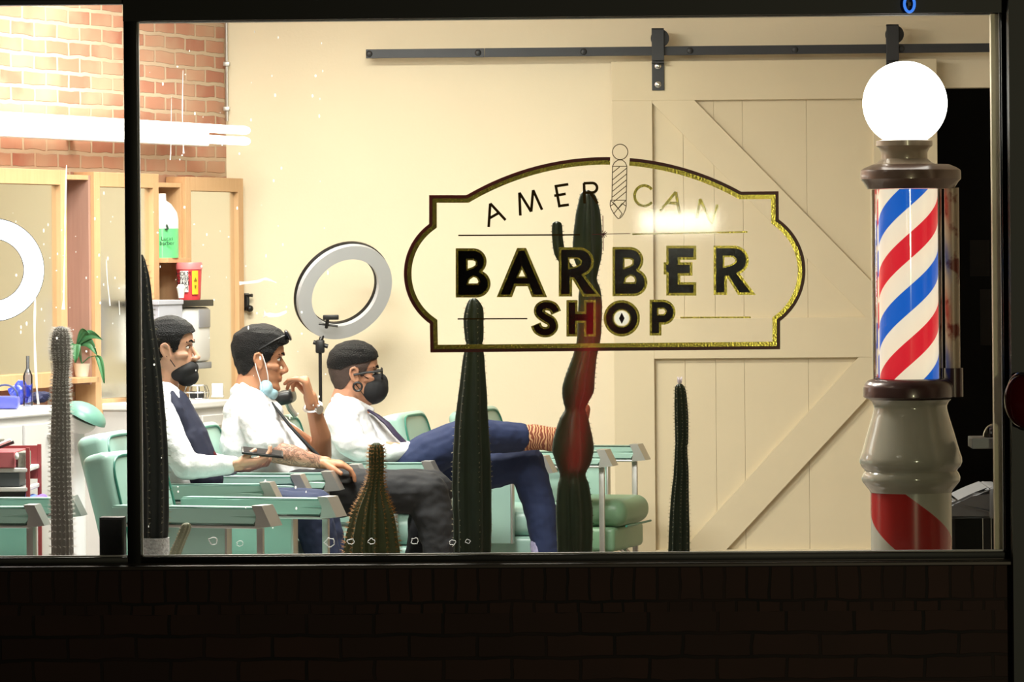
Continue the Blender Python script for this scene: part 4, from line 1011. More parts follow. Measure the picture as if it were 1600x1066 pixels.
for s in (-1, 1):
    bm = nb(); tube(bm, [Mh @ Vector(v) for v in ((.096, s * .056, .014), (.088, s * .074, .014), (.03, s * .083, .008), (-.012, s * .087, .0))], .0046, 8); fin('temple', bm, blackp, gl, True)
    bm = nb(); ell(bm, Mh @ Vector((.097, s * .032, .006)), (.001, .023, .017), u=16, v=10); fin('lens', bm, glass_mat('lens%d' % s, (240, 240, 240), 0, 3), gl, True)
bm = nb(); tube(bm, [Mh @ Vector((.004 + .016 * math.cos(a), -.084, -.044 + .016 * math.sin(a))) for a in [k / 24 * 2 * math.pi for k in range(24)]], .0042, 8, closed=True)
fin('ear_ring', bm, blackp, p3, True)

# ------------------------------------------------------------------ window ledge, cacti
LZ = .36
bm = nb(); boxw(bm, P(-200, 400, .3).x, P(1130, 400, .3).x, .09, .50, LZ - .04, LZ, .004)
reg(fin('display_ledge', bm, lgrey, origin=(0, .3, LZ)), 'long low pale ledge inside the shop window carrying the cacti', 'ledge')
bm = nb()
led = bpy.data.objects['display_ledge']
for x in (-2.0, -1.2, -.4, .55): 
    bm = nb(); boxw(bm, x - .02, x + .02, .12, .47, .0, LZ - .04); fin('ledge_support', bm, lgrey, led, True)
def cactus(name, label, Y, prof, ribs, depth, green, spine, pr=.10, soil=.53, spl=.009, sps=.02, soilm=None, arms=(), hairy=0, potm=None, n=64):
    s_ = S(Y); zb = soil
    pts = [(P(cx, py, Y), hw / s_) for py, cx, hw in prof]
    base = Vector((P(prof[-1][1], 860, Y).x, Y, LZ))
    t = thing(name, label, 'cactus', base + Vector((0, 0, .0)), 0, 'cacti in the shop window')
    def column(pts, ribs, bm, sp):
        # densify
        A = catmull([tuple(p) + (r,) for p, r in pts], 8); rings = []
        for i, a in enumerate(A):
            ring = []; c = Vector(a[:3]); r = max(a[3], .002)
            for j in range(n):
                th = 2 * math.pi * j / n; w = math.cos(ribs * th + .6); rr = r * (1 - depth + depth * (abs(w) ** .7 if w > 0 else -abs(w) ** .7) * 1.0)
                rr *= 1 + .03 * noise.noise(Vector((th * 2, c.z * 30, ribs)))
                ring.append(bm.verts.new(c + Vector((rr * math.cos(th), rr * math.sin(th), 0))))
            rings.append(ring)
        for a, b in zip(rings[:-1], rings[1:]):
            for j in range(n): bm.faces.new((a[j], a[(j + 1) % n], b[(j + 1) % n], b[j]))
        bm.faces.new(rings[0]); bm.faces.new(rings[-1][::-1])
        # spines along the rib crests
        L = 0; last = Vector(A[0][:3])
        for a in A:
            c = Vector(a[:3]); L += (c - last).length; last = c
            if L < sps: continue
            L = 0
            for k in range(ribs):
                th = (2 * math.pi * k - .6) / ribs; r = a[3] * .99; b0 = c + Vector((r * math.cos(th), r * math.sin(th), 0))
                for e in range(4 + hairy):
                    dv = Vector((math.cos(th + random.uniform(-.7, .7)), math.sin(th + random.uniform(-.7, .7)), random.uniform(-.5, .7))).normalized() * spl * random.uniform(.5, 1.2)
                    tube(sp, [b0 - dv * .1, b0 + dv], [.0006, .0002], 3, cap=False)
    bm = nb(); sp = nb(); column(pts, ribs, bm, sp)
    st = fin('stem', bm, green, t, True)
    for ap, ar in arms:
        b2 = nb(); s2 = nb(); column(ap, ar, b2, s2); a_ = fin('arm', b2, green, t, True); fin('spines', s2, spine, a_, True)
    fin('spines', sp, spine, st, True)
    h_ = zb - LZ
    bm = nb(); lathe(bm, [(pr * .72, .0), (pr * .76, .01), (pr * .95, h_ * .85), (pr, h_ * .86), (pr, h_ + .012), (pr * .92, h_ + .012), (pr * .9, h_ - .005)], (pts[-1][0].x, Y, LZ), 32); fin('pot', bm, potm or mat('terracotta', (150, 88, 66), .8), t, True)
    bm = nb(); lathe(bm, [(pr * .9, h_ - .02), (pr * .9, h_), (pr * .4, h_ + .006)], (pts[-1][0].x, Y, LZ), 24); fin('soil', bm, soilm or mat('dark_soil', (50, 40, 34), .95, bump=.6, bs=90), t, True)
    return t
cg = mat('dark_cactus_green', (40, 52, 38), .6, var=.3, vs=14); cg2 = mat('deep_cactus_green', (48, 60, 40), .55, var=.35, vs=10)
cgrey = mat('grey_cactus_skin', (128, 123, 118), .8, var=.2, vs=30)
spd = mat('pale_spines', (170, 160, 130), .6, var=0); spw = translucent_mat('white_cactus_hair', (240, 238, 235), .7); spg = mat('golden_spines', (186, 132, 62), .6, var=0); spb = mat('brown_spines', (80, 66, 50), .7, var=0)
cactus('column_cactus', 'tall green cactus of swollen joints with a short side arm', .30,
       [(297, 917, 3), (302, 917, 10), (312, 918, 15), (340, 918, 21), (375, 917, 24), (400, 917, 23.5), (425, 919, 16), (438, 920, 13), (455, 921, 18), (490, 921, 20), (530, 919, 19.5), (560, 912, 20.5), (590, 905, 25), (612, 902, 26), (630, 899, 20), (640, 898, 17), (655, 896, 24), (685, 894, 32), (705, 894, 34), (725, 895, 28), (742, 894, 21), (760, 895, 26), (800, 896, 30), (850, 897, 29), (903, 897, 26)],
       5, .16, cg2, spb, .11, spl=.006, sps=.014, arms=[([(P(870, 346, .28), .004), (P(870, 351, .28), 8 / S(.28)), (P(871, 375, .28), 9 / S(.28)), (P(876, 400, .285), 9.5 / S(.28)), (P(890, 420, .29), 8 / S(.28)), (P(906, 434, .30), 7 / S(.28))], 5)])
cactus('column_cactus', 'dark column cactus standing before the crossed blue denim legs', .28,
       [(466, 740, 3), (470, 740, 8), (482, 741, 14), (500, 740, 16), (530, 741, 14.5), (538, 741, 13), (560, 740, 17), (600, 739, 21), (650, 737, 25.5), (700, 737, 29), (760, 737, 31), (820, 738, 30), (903, 738, 29)], 6, .13, cg, spd, .10, spl=.007, sps=.016)
cactus('column_cactus', 'slim dark cactus with a white bloom in front of the sliding door', .30,
       [(600, 1062, 3), (604, 1062, 7), (615, 1063, 9.5), (650, 1064.5, 11), (690, 1065, 10.5), (700, 1064, 10), (740, 1064, 12), (780, 1062, 14.5), (830, 1061, 16.5), (903, 1060, 18)], 9, .12, cg, spd, .085, spl=.007, sps=.009)
ct = [o for o in bpy.data.objects if o.name.startswith('column_cactus') and 'slim' in o['label']][0] if True else None
bm = nb(); fp = P(1062, 601, .30)
for k in range(7):
    a = k / 7 * 6.283; tube(bm, [fp, fp + Vector((.004 * math.cos(a), .004 * math.sin(a), .008)), fp + Vector((.008 * math.cos(a), .008 * math.sin(a), .026))], [.003, .004, .0008], 6)
fin('flower', bm, translucent_mat('white_petal', (250, 245, 250), .6), ct, True)
cactus('column_cactus', 'very dark cactus hugging the window post, covering the vested man', .26,
       [(398, 221, 2), (410, 222, 6), (440, 223, 12), (500, 227, 14), (560, 233, 17), (620, 237, 19.5), (700, 242, 20.5), (800, 243, 21.5), (850, 242, 20)], 7, .1, mat('black_green_cactus', (26, 30, 30), .6, var=.3), spd, .048, soil=P(242, 846, .26).z, spl=.012, sps=.016,
       soilm=mat('white_gravel', (225, 225, 235), .7, var=.6, vs=120, bump=1, bs=120), potm=mat('white_gravel_pot', (205, 205, 215), .5, var=.7, vs=110, bump=1, bs=110))
cactus('column_cactus', 'grey hairy column cactus with a white fuzzy outline at the left', .28,
       [(510, 95, 4), (514, 95, 10), (525, 95, 14), (545, 95, 15.5), (568, 96, 13.5), (580, 96, 12.5), (600, 95, 13), (650, 95, 15), (700, 95, 16), (760, 95.5, 16.5), (820, 97, 17.5), (905, 98, 18)], 16, .035, cgrey, spw, .10, spl=.013, sps=.006, hairy=2)
cactus('barrel_cactus', 'golden spined cactus with a flared base and one thick upright finger', .30,
       [(692, 588, 4), (696, 588, 9), (705, 588, 12), (730, 588, 12), (745, 587, 12.5), (765, 585, 17), (785, 583, 26), (805, 582, 34), (835, 581, 41), (865, 581, 45), (900, 581, 46)], 14, .10, mat('olive_cactus', (72, 78, 46), .6, var=.3, vs=20), spg, .12, spl=.013, sps=.009, hairy=2)
cactus('column_cactus', 'small grey green cactus leaning right beside the very dark one', .34,
       [(817, 292, 3), (820, 291, 7), (828, 289, 9), (845, 282, 9), (865, 274, 9.5), (903, 262, 10)], 8, .08, mat('pale_cactus', (128, 128, 106), .7, var=.2, vs=20), spd, .05, spl=.004, sps=.008)

# black box on the sill
a = P(156, 862, .03); b = P(194, 808, .03)
t = thing('black_box', 'black square box standing on the sill by the window post', 'box', (a.x, .06, a.z))
bm = nb(); boxw(bm, a.x, b.x, .02, .085, ZS - .002, b.z, .003); fin('cabinet', bm, blackp, t, True)
bm = nb(); boxw(bm, a.x + .006, b.x - .006, .016, .02, ZS + .004, b.z - .006, .001); fin('grille', bm, mat('black_grille_cloth', (16, 14, 14), .9, var=0, bump=.5, bs=400), t, True)
bm = nb(); boxw(bm, a.x + .006, b.x - .006, .055, .085, LZ, ZS - .003); fin('mount', bm, blackp, t, True)

# ------------------------------------------------------------------ barber pole
YB = .30; sb = S(YB)
pc = P(1420, 700, YB)
bp_ = thing('barber_pole', 'red, white and blue barber pole with a glowing white globe', 'barber pole', (pc.x, YB, 0))
def zp(py): return P(1420, py, YB).z
def lat(name, prof, m_, parent=bp_, cx=1421, n=64):
    bm = nb(); c = P(cx, 600, YB); lathe(bm, [(r / sb, zp(py)) for py, r in prof], (c.x, YB, 0), n); return fin(name, bm, m_, parent, True)
gm = mat('lit_globe', (255, 253, 250), .4, var=0, emit=5, ecol=(255, 250, 244))
gc = P(1414, 161.5, YB); bm = nb(); bmesh.ops.create_uvsphere(bm, u_segments=48, v_segments=32, radius=66 / sb); bmesh.ops.translate(bm, vec=gc, verts=bm.verts); fin('globe', bm, gm, bp_, True)
lat('globe_neck', [(219, 38), (220, 44), (228, 44), (231, 40), (238, 36), (248, 36), (254, 42), (262, 62)], mat('tan_painted_iron', (150, 132, 112), .3, .1, var=.15, vs=30, coat=.4), cx=1416)
def hullplate(prs, name, m_, ext=True, cxs=1418):
    # plate: circle with a lobe carrying the side post
    bm = nb(); rings = []
    for py, r in prs:
        ring = []
        for j in range(64):
            a = 2 * math.pi * j / 64; x = r * math.cos(a); y = r * math.sin(a)
            if ext:
                f_ = max(0, math.cos(a - .25)) ** 6; x += 17 * f_
            ring.append(bm.verts.new(P(cxs, 600, YB) + Vector((x / sb, y / sb, 0)) - Vector((0, 0, P(cxs, 600, YB).z)) + Vector((0, 0, zp(py)))))
        rings.append(ring)
    for a, b in zip(rings[:-1], rings[1:]):
        for j in range(64): bm.faces.new((a[j], a[(j + 1) % 64], b[(j + 1) % 64], b[j]))
    bm.faces.new(rings[0]); bm.faces.new(rings[-1]); return fin(name, bm, m_, bp_, True)
hullplate([(257, 52), (262, 64), (266, 70), (270, 71), (280, 71), (284, 67), (292, 62), (295, 60)], 'top_cap', brownp)
stripe = bpy.data.materials.new('barber_stripes'); stripe.use_nodes = True; n = stripe.node_tree.nodes; l = stripe.node_tree.links; b = n['Principled BSDF']
def helix(n, l, pitch, rise, phase, stops):
    tc = n.new('ShaderNodeTexCoord'); sx = n.new('ShaderNodeSeparateXYZ'); l.new(tc.outputs['Object'], sx.inputs[0])
    at = n.new('ShaderNodeMath'); at.operation = 'ARCTAN2'; l.new(sx.outputs['X'], at.inputs[0]); ng = n.new('ShaderNodeMath'); ng.operation = 'MULTIPLY'; ng.inputs[1].default_value = -1; l.new(sx.outputs['Y'], ng.inputs[0]); l.new(ng.outputs[0], at.inputs[1])
    a1_ = n.new('ShaderNodeMath'); a1_.operation = 'MULTIPLY'; a1_.inputs[1].default_value = -rise / (2 * math.pi) / pitch; l.new(at.outputs[0], a1_.inputs[0])
    z_ = n.new('ShaderNodeMath'); z_.operation = 'MULTIPLY_ADD'; z_.inputs[1].default_value = 1 / pitch; z_.inputs[2].default_value = phase; l.new(sx.outputs['Z'], z_.inputs[0])
    ad = n.new('ShaderNodeMath'); ad.operation = 'ADD'; l.new(a1_.outputs[0], ad.inputs[0]); l.new(z_.outputs[0], ad.inputs[1])
    fr_ = n.new('ShaderNodeMath'); fr_.operation = 'FRACT'; l.new(ad.outputs[0], fr_.inputs[0])
    cr = n.new('ShaderNodeValToRGB'); cr.color_ramp.interpolation = 'CONSTANT'
    for i, (p, c) in enumerate(stops):
        e_ = cr.color_ramp.elements[i] if i < 2 else cr.color_ramp.elements.new(p)
        e_.position = p; e_.color = lin(c)
    l.new(fr_.outputs[0], cr.inputs[0]); return cr
# object z=0 at the part's origin (thing base); phase is set from the photo: red centred at y=390 on the front
pit = 163 / sb; ph_ = .125 - (zp(386) % pit) / pit
cr = helix(n, l, pit, 250 / sb, ph_, [(0, (222, 36, 52)), (.25, (255, 240, 214)), (.5, (20, 100, 205)), (.75, (255, 240, 214))])
l.new(cr.outputs[0], b.inputs['Base Color']); l.new(cr.outputs[0], b.inputs['Emission Color']); b.inputs['Emission Strength'].default_value = .95; b.inputs['Roughness'].default_value = .4
lat('striped_cylinder', [(592, 46), (296, 46)], stripe, cx=1421)
lat('glass_cylinder', [(592, 55), (296, 55)], glass_mat('cylinder_glass', (235, 235, 235), .05, 2.2), cx=1418)
bm = nb(); cP = P(1490, 600, YB - .0); tube(bm, [(cP.x, YB + .02, zp(294)), (cP.x, YB + .02, zp(577))], 11.5 / sb, 20); 
rust = mat('rusty_painted_post', (176, 158, 138), .4, .1, var=.1, vs=20)
n = rust.node_tree.nodes; l = rust.node_tree.links; no = n.new('ShaderNodeTexNoise'); no.inputs['Scale'].default_value = 14; no.inputs['Detail'].default_value = 4; cr = n.new('ShaderNodeValToRGB'); cr.color_ramp.elements[0].position = .54; cr.color_ramp.elements[0].color = lin((170, 150, 128)); cr.color_ramp.elements[1].position = .63; cr.color_ramp.elements[1].color = lin((110, 46, 30))
l.new(n['Texture Coordinate'].outputs['Object'], no.inputs['Vector']); l.new(no.outputs['Fac'], cr.inputs[0]); l.new(cr.outputs[0], n['Principled BSDF'].inputs['Base Color'])
fin('side_post', bm, rust, bp_, True)
bm = nb(); tube(bm, [(cP.x + .002, YB + .02, zp(576)), (cP.x + .002, YB + .02, zp(621))], 14.5 / sb, 20); fin('post_socket', bm, brownd, bp_, True)
bm = nb(); ell(bm, P(1481, 613, YB - .02), (.008, .01, .008), u=12, v=8); fin('screw', bm, brownd, bp_, True)
lat('base_ring', [(592, 56), (594, 62), (600, 68), (606, 70), (620, 70), (622, 66), (624, 62)], brownd, cx=1419)
lat('bowl', [(624, 64), (628, 60), (634, 57), (638, 57), (650, 60), (680, 69), (705, 76), (715, 79.5), (722, 80), (729, 77), (733, 73), (736, 72), (740, 75), (746, 77), (752, 76), (760, 70), (766, 65), (769, 64)], porc, cx=1422)
shaftm = bpy.data.materials.new('porcelain_with_red_stripe'); shaftm.use_nodes = True; n = shaftm.node_tree.nodes; l = shaftm.node_tree.links; b = n['Principled BSDF']; b.inputs['Roughness'].default_value = .2
cr = helix(n, l, 1.3, -.62, .0, [(0, (168, 40, 36)), (.16, (178, 172, 158)), (.5, (178, 172, 158)), (.9, (178, 172, 158))])
l.new(cr.outputs[0], b.inputs['Base Color'])
# phase: stripe crosses the front centre at y~815
for nd in n:
    if nd.type == 'MATH' and nd.operation == 'MULTIPLY_ADD': nd.inputs[2].default_value = .112 - zp(806) / 1.3
lat('shaft', [(769, 63), (900, 63), (1050, 64)], shaftm, cx=1422)
bm = nb(); c = P(1422, 600, YB); z_ = zp(1048); lathe(bm, [(.19, 0), (.19, .03), (.15, .06), (.15, z_)], (c.x, YB, 0), 48); fin('plinth', bm, porc, bp_, True)

# ------------------------------------------------------------------ right edge things
t = thing('side_shelf', 'small grey shelf fixed at the right window jamb', 'shelf', P(1543, 692, .2))
a = P(1518, 701, .14); b = P(1568, 684, .14)
bm = nb(); boxw(bm, a.x, XR + .05, .115, .30, a.z, b.z, .003); fin('board', bm, grey, t, True, False)
bm = nb(); boxw(bm, XR + .02, XR + .045, .115, .28, b.z - .16, a.z, .002); fin('bracket', bm, grey, t, True, False)
c = P(1553, 684, .19); bm = nb(); ell(bm, (c.x, .19, b.z + .001), (.036, .05, .042), u=24, v=14)
for v in bm.verts:
    if v.co.z < b.z + .001: v.co.z = b.z + .001
reg(fin('black_dome', bm, mat('glossy_black', (12, 12, 13), .08, coat=.5), origin=(c.x, .19, b.z)), 'small glossy black dome on the grey shelf at the right jamb', 'dome')
# grey chair in the dark doorway
t = thing('waiting_chair', 'grey padded chair standing low behind the barber pole', 'chair', (P(1530, 800, 1.2).x, 1.2, 0))
def zg(py): return P(1530, py, 1.2).z
gx0, gx1 = P(1470, 800, 1.2).x, P(1558, 800, 1.2).x
bm = nb(); prism(bm, [[(gx0, zg(805)), (gx1, zg(805)), (gx1, zg(762)), (gx1 - .04, zg(756)), (gx1 - .1, zg(766)), (gx0 + .04, zg(778)), (gx0, zg(783))]], lambda p, d: Vector((p[0], 1.0 + d, p[1])), .42); bmesh.ops.bevel(bm, geom=list(bm.edges), offset=.008, segments=2, affect='EDGES')
gchair = mat('grey_upholstery', (120, 121, 124), .6); fin('seat', bm, gchair, t, True)
bm = nb(); boxw(bm, gx1 - .045, gx1 + .01, .995, 1.40, zg(806), zg(757), .015); fin('armrest', bm, gchair, t, True)
for x in (gx0 + .02, gx1 - .02):
    for y in (1.02, 1.4): bm = nb(); boxw(bm, x - .015, x + .015, y - .015, y + .015, 0, zg(806)); fin('leg', bm, blackp, t, True)
# posters in the storeroom (faint)
for k, (x0, x1, y0, y1) in enumerate(((1516, 1546, 375, 432), (1532, 1548, 452, 540))):
    a = P(x0, y1, 7.98); b = P(x1, y0, 7.98); bm = nb(); boxw(bm, a.x, b.x, 7.98, 7.99, a.z, b.z)
    reg(fin('paper_notice', bm, mat('faded_paper', (120, 112, 104), .8), origin=(a.x, 7.985, a.z)), ['upper pale paper on the dark storeroom wall', 'lower pale paper on the dark storeroom wall'][k], 'paper', 'papers in the storeroom')
# lantern on the pier
c = P(1598, 628, -.2)
t = thing('signal_lamp', 'lamp with a silver rim and dark red lens on the black pier', 'lamp', c)
Ml = Matrix.Translation(c) @ Matrix.Rotation(R(-40), 4, 'Z') @ Matrix.Rotation(R(8), 4, 'X')
bm = nb(); ell(bm, (0, 0, 0), (.062, .05, .085), None, 32, 20); bmesh.ops.transform(bm, matrix=Ml, verts=bm.verts); fin('lens', bm, mat('dark_red_lens', (80, 10, 10), .08, coat=.6), t, True)
bm = nb(); tube(bm, [Ml @ Vector((.066 * math.cos(a), .01, .088 * math.sin(a))) for a in [k / 36 * 2 * math.pi for k in range(36)]], .006, 8, closed=True); fin('rim', bm, chrome, t, True)
bm = nb(); tube(bm, [c + Vector((.03, .03, 0)), (c.x + .03, -.142, c.z)], .02, 12); fin('mount', bm, blackp, t, True)
# reflection of a blue neon, shaped as a glowing loop on the fascia
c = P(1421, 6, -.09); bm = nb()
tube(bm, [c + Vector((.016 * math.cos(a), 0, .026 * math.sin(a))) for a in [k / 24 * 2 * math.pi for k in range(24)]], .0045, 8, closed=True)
t = thing('blue_reflection_loop', 'small blue glowing loop standing in for a neon reflection on the black fascia', 'reflection', c)
fin('tube', bm, mat('blue_reflection_glow', (70, 140, 255), .4, var=0, emit=.8), t, True)
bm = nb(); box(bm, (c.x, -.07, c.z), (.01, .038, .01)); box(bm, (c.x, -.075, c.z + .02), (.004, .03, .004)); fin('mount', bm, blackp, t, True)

# ------------------------------------------------------------------ sign on the glass
YS = .0045
sign = thing('window_sign', 'gold, maroon and black AMERICAN BARBER SHOP lettering on the window glass', 'sign', P(945, 550, YS))
goldleaf = mat('gold_leaf', (214, 196, 96), .19, 1.0, var=.3, vs=110, bump=.08, bs=160)
maroonp = mat('maroon_sign_paint', (110, 16, 18), .35, var=.1)
blackpaint = mat('black_sign_paint', (10, 6, 8), .12, var=.1)
def off_line(pts, d):
    """miter offset of an open polyline, d px to the right of travel"""
    out = []
    for i, p in enumerate(pts):
        a = pts[max(i - 1, 0)]; b = pts[min(i + 1, len(pts) - 1)]
        def nrm(u, v):
            dx, dy = v[0] - u[0], v[1] - u[1]; L = math.hypot(dx, dy) or 1; return (-dy / L, dx / L)
        n1 = nrm(a, p) if i > 0 else nrm(p, b); n2 = nrm(p, b) if i < len(pts) - 1 else n1
        mx_, my = n1[0] + n2[0], n1[1] + n2[1]; L = mx_ * mx_ + my * my
        if L < .2: mx_, my, L = n1[0], n1[1], .5
        k = 2 * d / L if L > .5 else d
        k = max(-3 * abs(d), min(3 * abs(d), k))
        out.append((p[0] + mx_ * k, p[1] + my * k))
    return out
def off_poly(pts, d):
    n = len(pts); out = []
    for i in range(n):
        a, p, b = pts[i - 1], pts[i], pts[(i + 1) % n]
        def nrm(u, v):
            dx, dy = v[0] - u[0], v[1] - u[1]; L = math.hypot(dx, dy) or 1; return (-dy / L, dx / L)
        n1, n2 = nrm(a, p), nrm(p, b); sx_, sy = n1[0] + n2[0], n1[1] + n2[1]; L = sx_ * sx_ + sy * sy
        k = 2 * d / max(L, .35)
        out.append((p[0] + sx_ * k, p[1] + sy * k))
    return out
def area(p): return sum(p[i][0] * p[(i + 1) % len(p)][1] - p[(i + 1) % len(p)][0] * p[i][1] for i in range(len(p))) / 2
def arc3(a, m_, b, k=24):
    ax_, ay_, bx, by, cx, cy = *a, *m_, *b
    D = 2 * (ax_ * (by - cy) + bx * (cy - ay_) + cx * (ay_ - by))
    ux = ((ax_ ** 2 + ay_ ** 2) * (by - cy) + (bx ** 2 + by ** 2) * (cy - ay_) + (cx ** 2 + cy ** 2) * (ay_ - by)) / D
    uy = ((ax_ ** 2 + ay_ ** 2) * (cx - bx) + (bx ** 2 + by ** 2) * (ax_ - cx) + (cx ** 2 + cy ** 2) * (bx - ax_)) / D
    r = math.hypot(ax_ - ux, ay_ - uy); A = [math.atan2(p[1] - uy, p[0] - ux) for p in (a, m_, b)]
    d = (A[2] - A[0]) % (2 * math.pi); dm = (A[1] - A[0]) % (2 * math.pi)
    if dm > d: d -= 2 * math.pi
    return [(ux + r * math.cos(A[0] + d * i / k), uy + r * math.sin(A[0] + d * i / k)) for i in range(k + 1)]
topc = [(729, 305), (945, 245.5), (1158, 299.5)]
full = arc3(*topc, k=80)
L1 = [p for p in full if p[0] <= 953][::-1]; L2 = [p for p in full if p[0] >= 985][::-1]
path = [(953.5, 245.6)] + L1 + [(670.5, 305), (670.5, 350)] + arc3((670.5, 350), (631, 428), (671.5, 506), 36)[1:] + [(672.5, 551), (1219, 546), (1219, 502)] + arc3((1219, 502), (1258.5, 424), (1217, 343), 36)[1:] + [(1216.5, 299)] + L2 + [(984, 247)]
def band(name, p0, p1, m_, Y):
    A, B = off_line(path, p0), off_line(path, p1)
    bm = nb(); va = [bm.verts.new(P(x, y, Y)) for x, y in A]; vb = [bm.verts.new(P(x, y, Y)) for x, y in B]
    for i in range(len(A) - 1): bm.faces.new((va[i], va[i + 1], vb[i + 1], vb[i]))
    r = bmesh.ops.extrude_face_region(bm, geom=list(bm.faces)); bmesh.ops.translate(bm, vec=(0, .0008, 0), verts=[v for v in r['geom'] if isinstance(v, bmesh.types.BMVert)])
    return fin(name, bm, m_, sign, True, False)
sgn = -1
band('maroon_border', 0, sgn * 5.2, maroonp, YS); band('gold_border', sgn * 5.2, sgn * 12, goldleaf, YS)
def pl(Y): return lambda p, d: P(p[0], p[1], Y + d)
def letter(loops, b=4.0, name='letter', bh=None, parent=None):
    loops = [list(L) for L in loops]
    if area(loops[0]) < 0: loops[0].reverse()
    for i in range(1, len(loops)):
        if area(loops[i]) > 0: loops[i].reverse()
    bm = nb(); prism(bm, loops, pl(YS), .0006); o = fin(name, bm, goldleaf, sign, True, False)
    ins = [off_poly(loops[0], b)] + [off_poly(L, bh or b * .6) for L in loops[1:]]
    bm = nb(); prism(bm, ins, pl(YS - .0009), .0006); fin('letter_face', bm, blackpaint, o, True, False); return o
def tr_(pts, x, y): return [(p[0] + x, p[1] + y) for p in pts]
Bo = [(0, 0), (28, 0)] + arc3((28, 0), (48, 17), (42, 36), 12)[1:] + arc3((42, 36), (54.5, 54), (33, 77), 14)[1:] + [(0, 77)]
Bh1 = [(19, 19), (27, 19), (31, 21), (31, 26), (27, 29), (19, 32)]; Bh2 = [(20, 55), (22, 49), (28, 45), (33, 47), (35.5, 52), (34, 55)]
Ao = [(32, 0), (46, 0), (79, 77), (55, 77), (48.5, 60), (30.5, 60), (24, 77), (0, 77)]; Ah = [(39.5, 34), (44.5, 44.5), (34.5, 44.5)]
Ro = [(0, 0), (30, 0)] + arc3((30, 0), (55, 22), (41, 44), 14)[1:] + [(66, 77), (38, 77), (22, 51), (21, 51), (21, 77), (0, 77)]; Rh = [(17, 18), (30, 18), (34, 22), (33, 26), (27, 29.5), (17, 32)]
Eo = [(4, 0), (51, 0), (51, 22), (26, 22), (26, 26), (45, 26), (45, 47), (26, 47), (26, 57), (51, 57), (51, 78), (4, 78), (4, 45), (0, 45), (0, 26), (4, 26)]
letter([tr_(Bo, 712, 388), tr_(Bh1, 712, 388), tr_(Bh2, 712, 388)]); letter([tr_(Ao, 776, 387.5), tr_(Ah, 776, 387.5)]); letter([tr_(Ro, 873, 386.5), tr_(Rh, 873, 386.5)])
letter([tr_(Bo, 957, 386), tr_(Bh1, 957, 386), tr_(Bh2, 957, 386)]); letter([tr_(Eo, 1037, 384)]); letter([tr_(Ro, 1115, 384), tr_(Rh, 1115, 384)])
Ho = [(0, 0), (17.5, 0), (17.5, 18), (27.5, 18), (27.5, 0), (46, 0), (46, 57), (27.5, 57), (27.5, 36), (17.5, 36), (17.5, 57), (0, 57)]
Po = [(0, 0), (22, 0)] + arc3((22, 0), (40.5, 19), (24, 39), 14)[1:] + [(18.5, 39), (18.5, 56), (0, 56)]; Ph = [(14, 15), (22, 14.5), (25, 18.5), (22, 22.5), (14, 22.5)]
circ = lambda cx, cy, r, k=40: [(cx + r * math.cos(2 * math.pi * i / k), cy + r * math.sin(2 * math.pi * i / k)) for i in range(k)]
def strokes(bm, paths, w, Y):
    for pth in paths:
        A, B = off_line(pth, w / 2), off_line(pth, -w / 2)
        va = [bm.verts.new(P(x, y, Y)) for x, y in A]; vb = [bm.verts.new(P(x, y, Y)) for x, y in B]
        fs = [bm.faces.new((va[i], va[i + 1], vb[i + 1], vb[i])) for i in range(len(A) - 1)]
        r = bmesh.ops.extrude_face_region(bm, geom=fs); bmesh.ops.translate(bm, vec=(0, .0006, 0), verts=[v for v in r['geom'] if isinstance(v, bmesh.types.BMVert)])
sp_ = catmull([(869, 489), (864, 480), (853, 477), (844, 481), (843, 489), (851, 496), (861, 502), (864, 511), (858, 518), (849, 519), (841, 515), (837, 507)], 5)
bm = nb(); strokes(bm, [sp_], 16.5, YS); o = fin('letter', bm, goldleaf, sign, True, False); bm = nb(); strokes(bm, [sp_[1:-1]], 10, YS - .0009); fin('letter_face', bm, blackpaint, o, True, False)
letter([tr_(Ho, 885, 469)], 3.6); letter([circ(971.5, 497.5, 28.5), circ(971.5, 497.5, 12.5)[::-1]], 4, bh=2); letter([tr_(Po, 1015, 468.5), tr_(Ph, 1015, 468.5)], 3.6)
bm = nb(); prism(bm, [circ(971.5, 497.5, 11)], pl(YS + .0002), .0005); fin('white_disc', bm, translucent_mat('white_sign_paint', (250, 250, 245), .8), sign, True, False)
bm = nb(); prism(bm, [[(971.5, 488.5), (976, 497.5), (971.5, 506.5), (967, 497.5)]], pl(YS - .0009), .0006); fin('diamond', bm, blackpaint, sign, True, False)
# thin row AMER (pole) CAN
def thin(paths, m_=None, w=4.2, name='letter'):
    bm = nb(); strokes(bm, paths, w, YS); return fin(name, bm, m_ or goldleaf, sign, True, False)
gold_shaded = mat('gold_leaf_shaded', (60, 44, 22), .38, 1.0, var=.2, vs=90)  # gold leaf darkened by colour where the left side catches no light
thin([[(766, 318), (763.5, 355)], [(766, 318), (790, 344)], [(765, 341), (779, 333)]], gold_shaded)
thin([[(813, 337), (811.5, 301)], [(811.5, 301), (830, 331)], [(830, 331), (833, 297)], [(833, 297), (847, 328)]], gold_shaded)
thin([[(888, 288), (868.5, 291), (874, 322), (889, 320)], [(866, 306), (884, 303)]], gold_shaded)
thin([[(913.5, 318), (912.5, 286)] , [(912, 286.5), (925, 286)] + arc3((925, 286), (933, 293.5), (925, 301), 8)[1:] + [(914, 301)], [(922, 301), (934, 318)]], gold_shaded)
thin([[(1006.5 + 15 * math.cos(a), 306 + 16 * math.sin(a)) for a in [R(-38 - k * 284 / 26) for k in range(27)]]], w=4.4)
thin([[(1056, 300), (1031, 330)], [(1056, 300), (1062, 335)], [(1044, 317), (1059, 318)]], w=4.4)
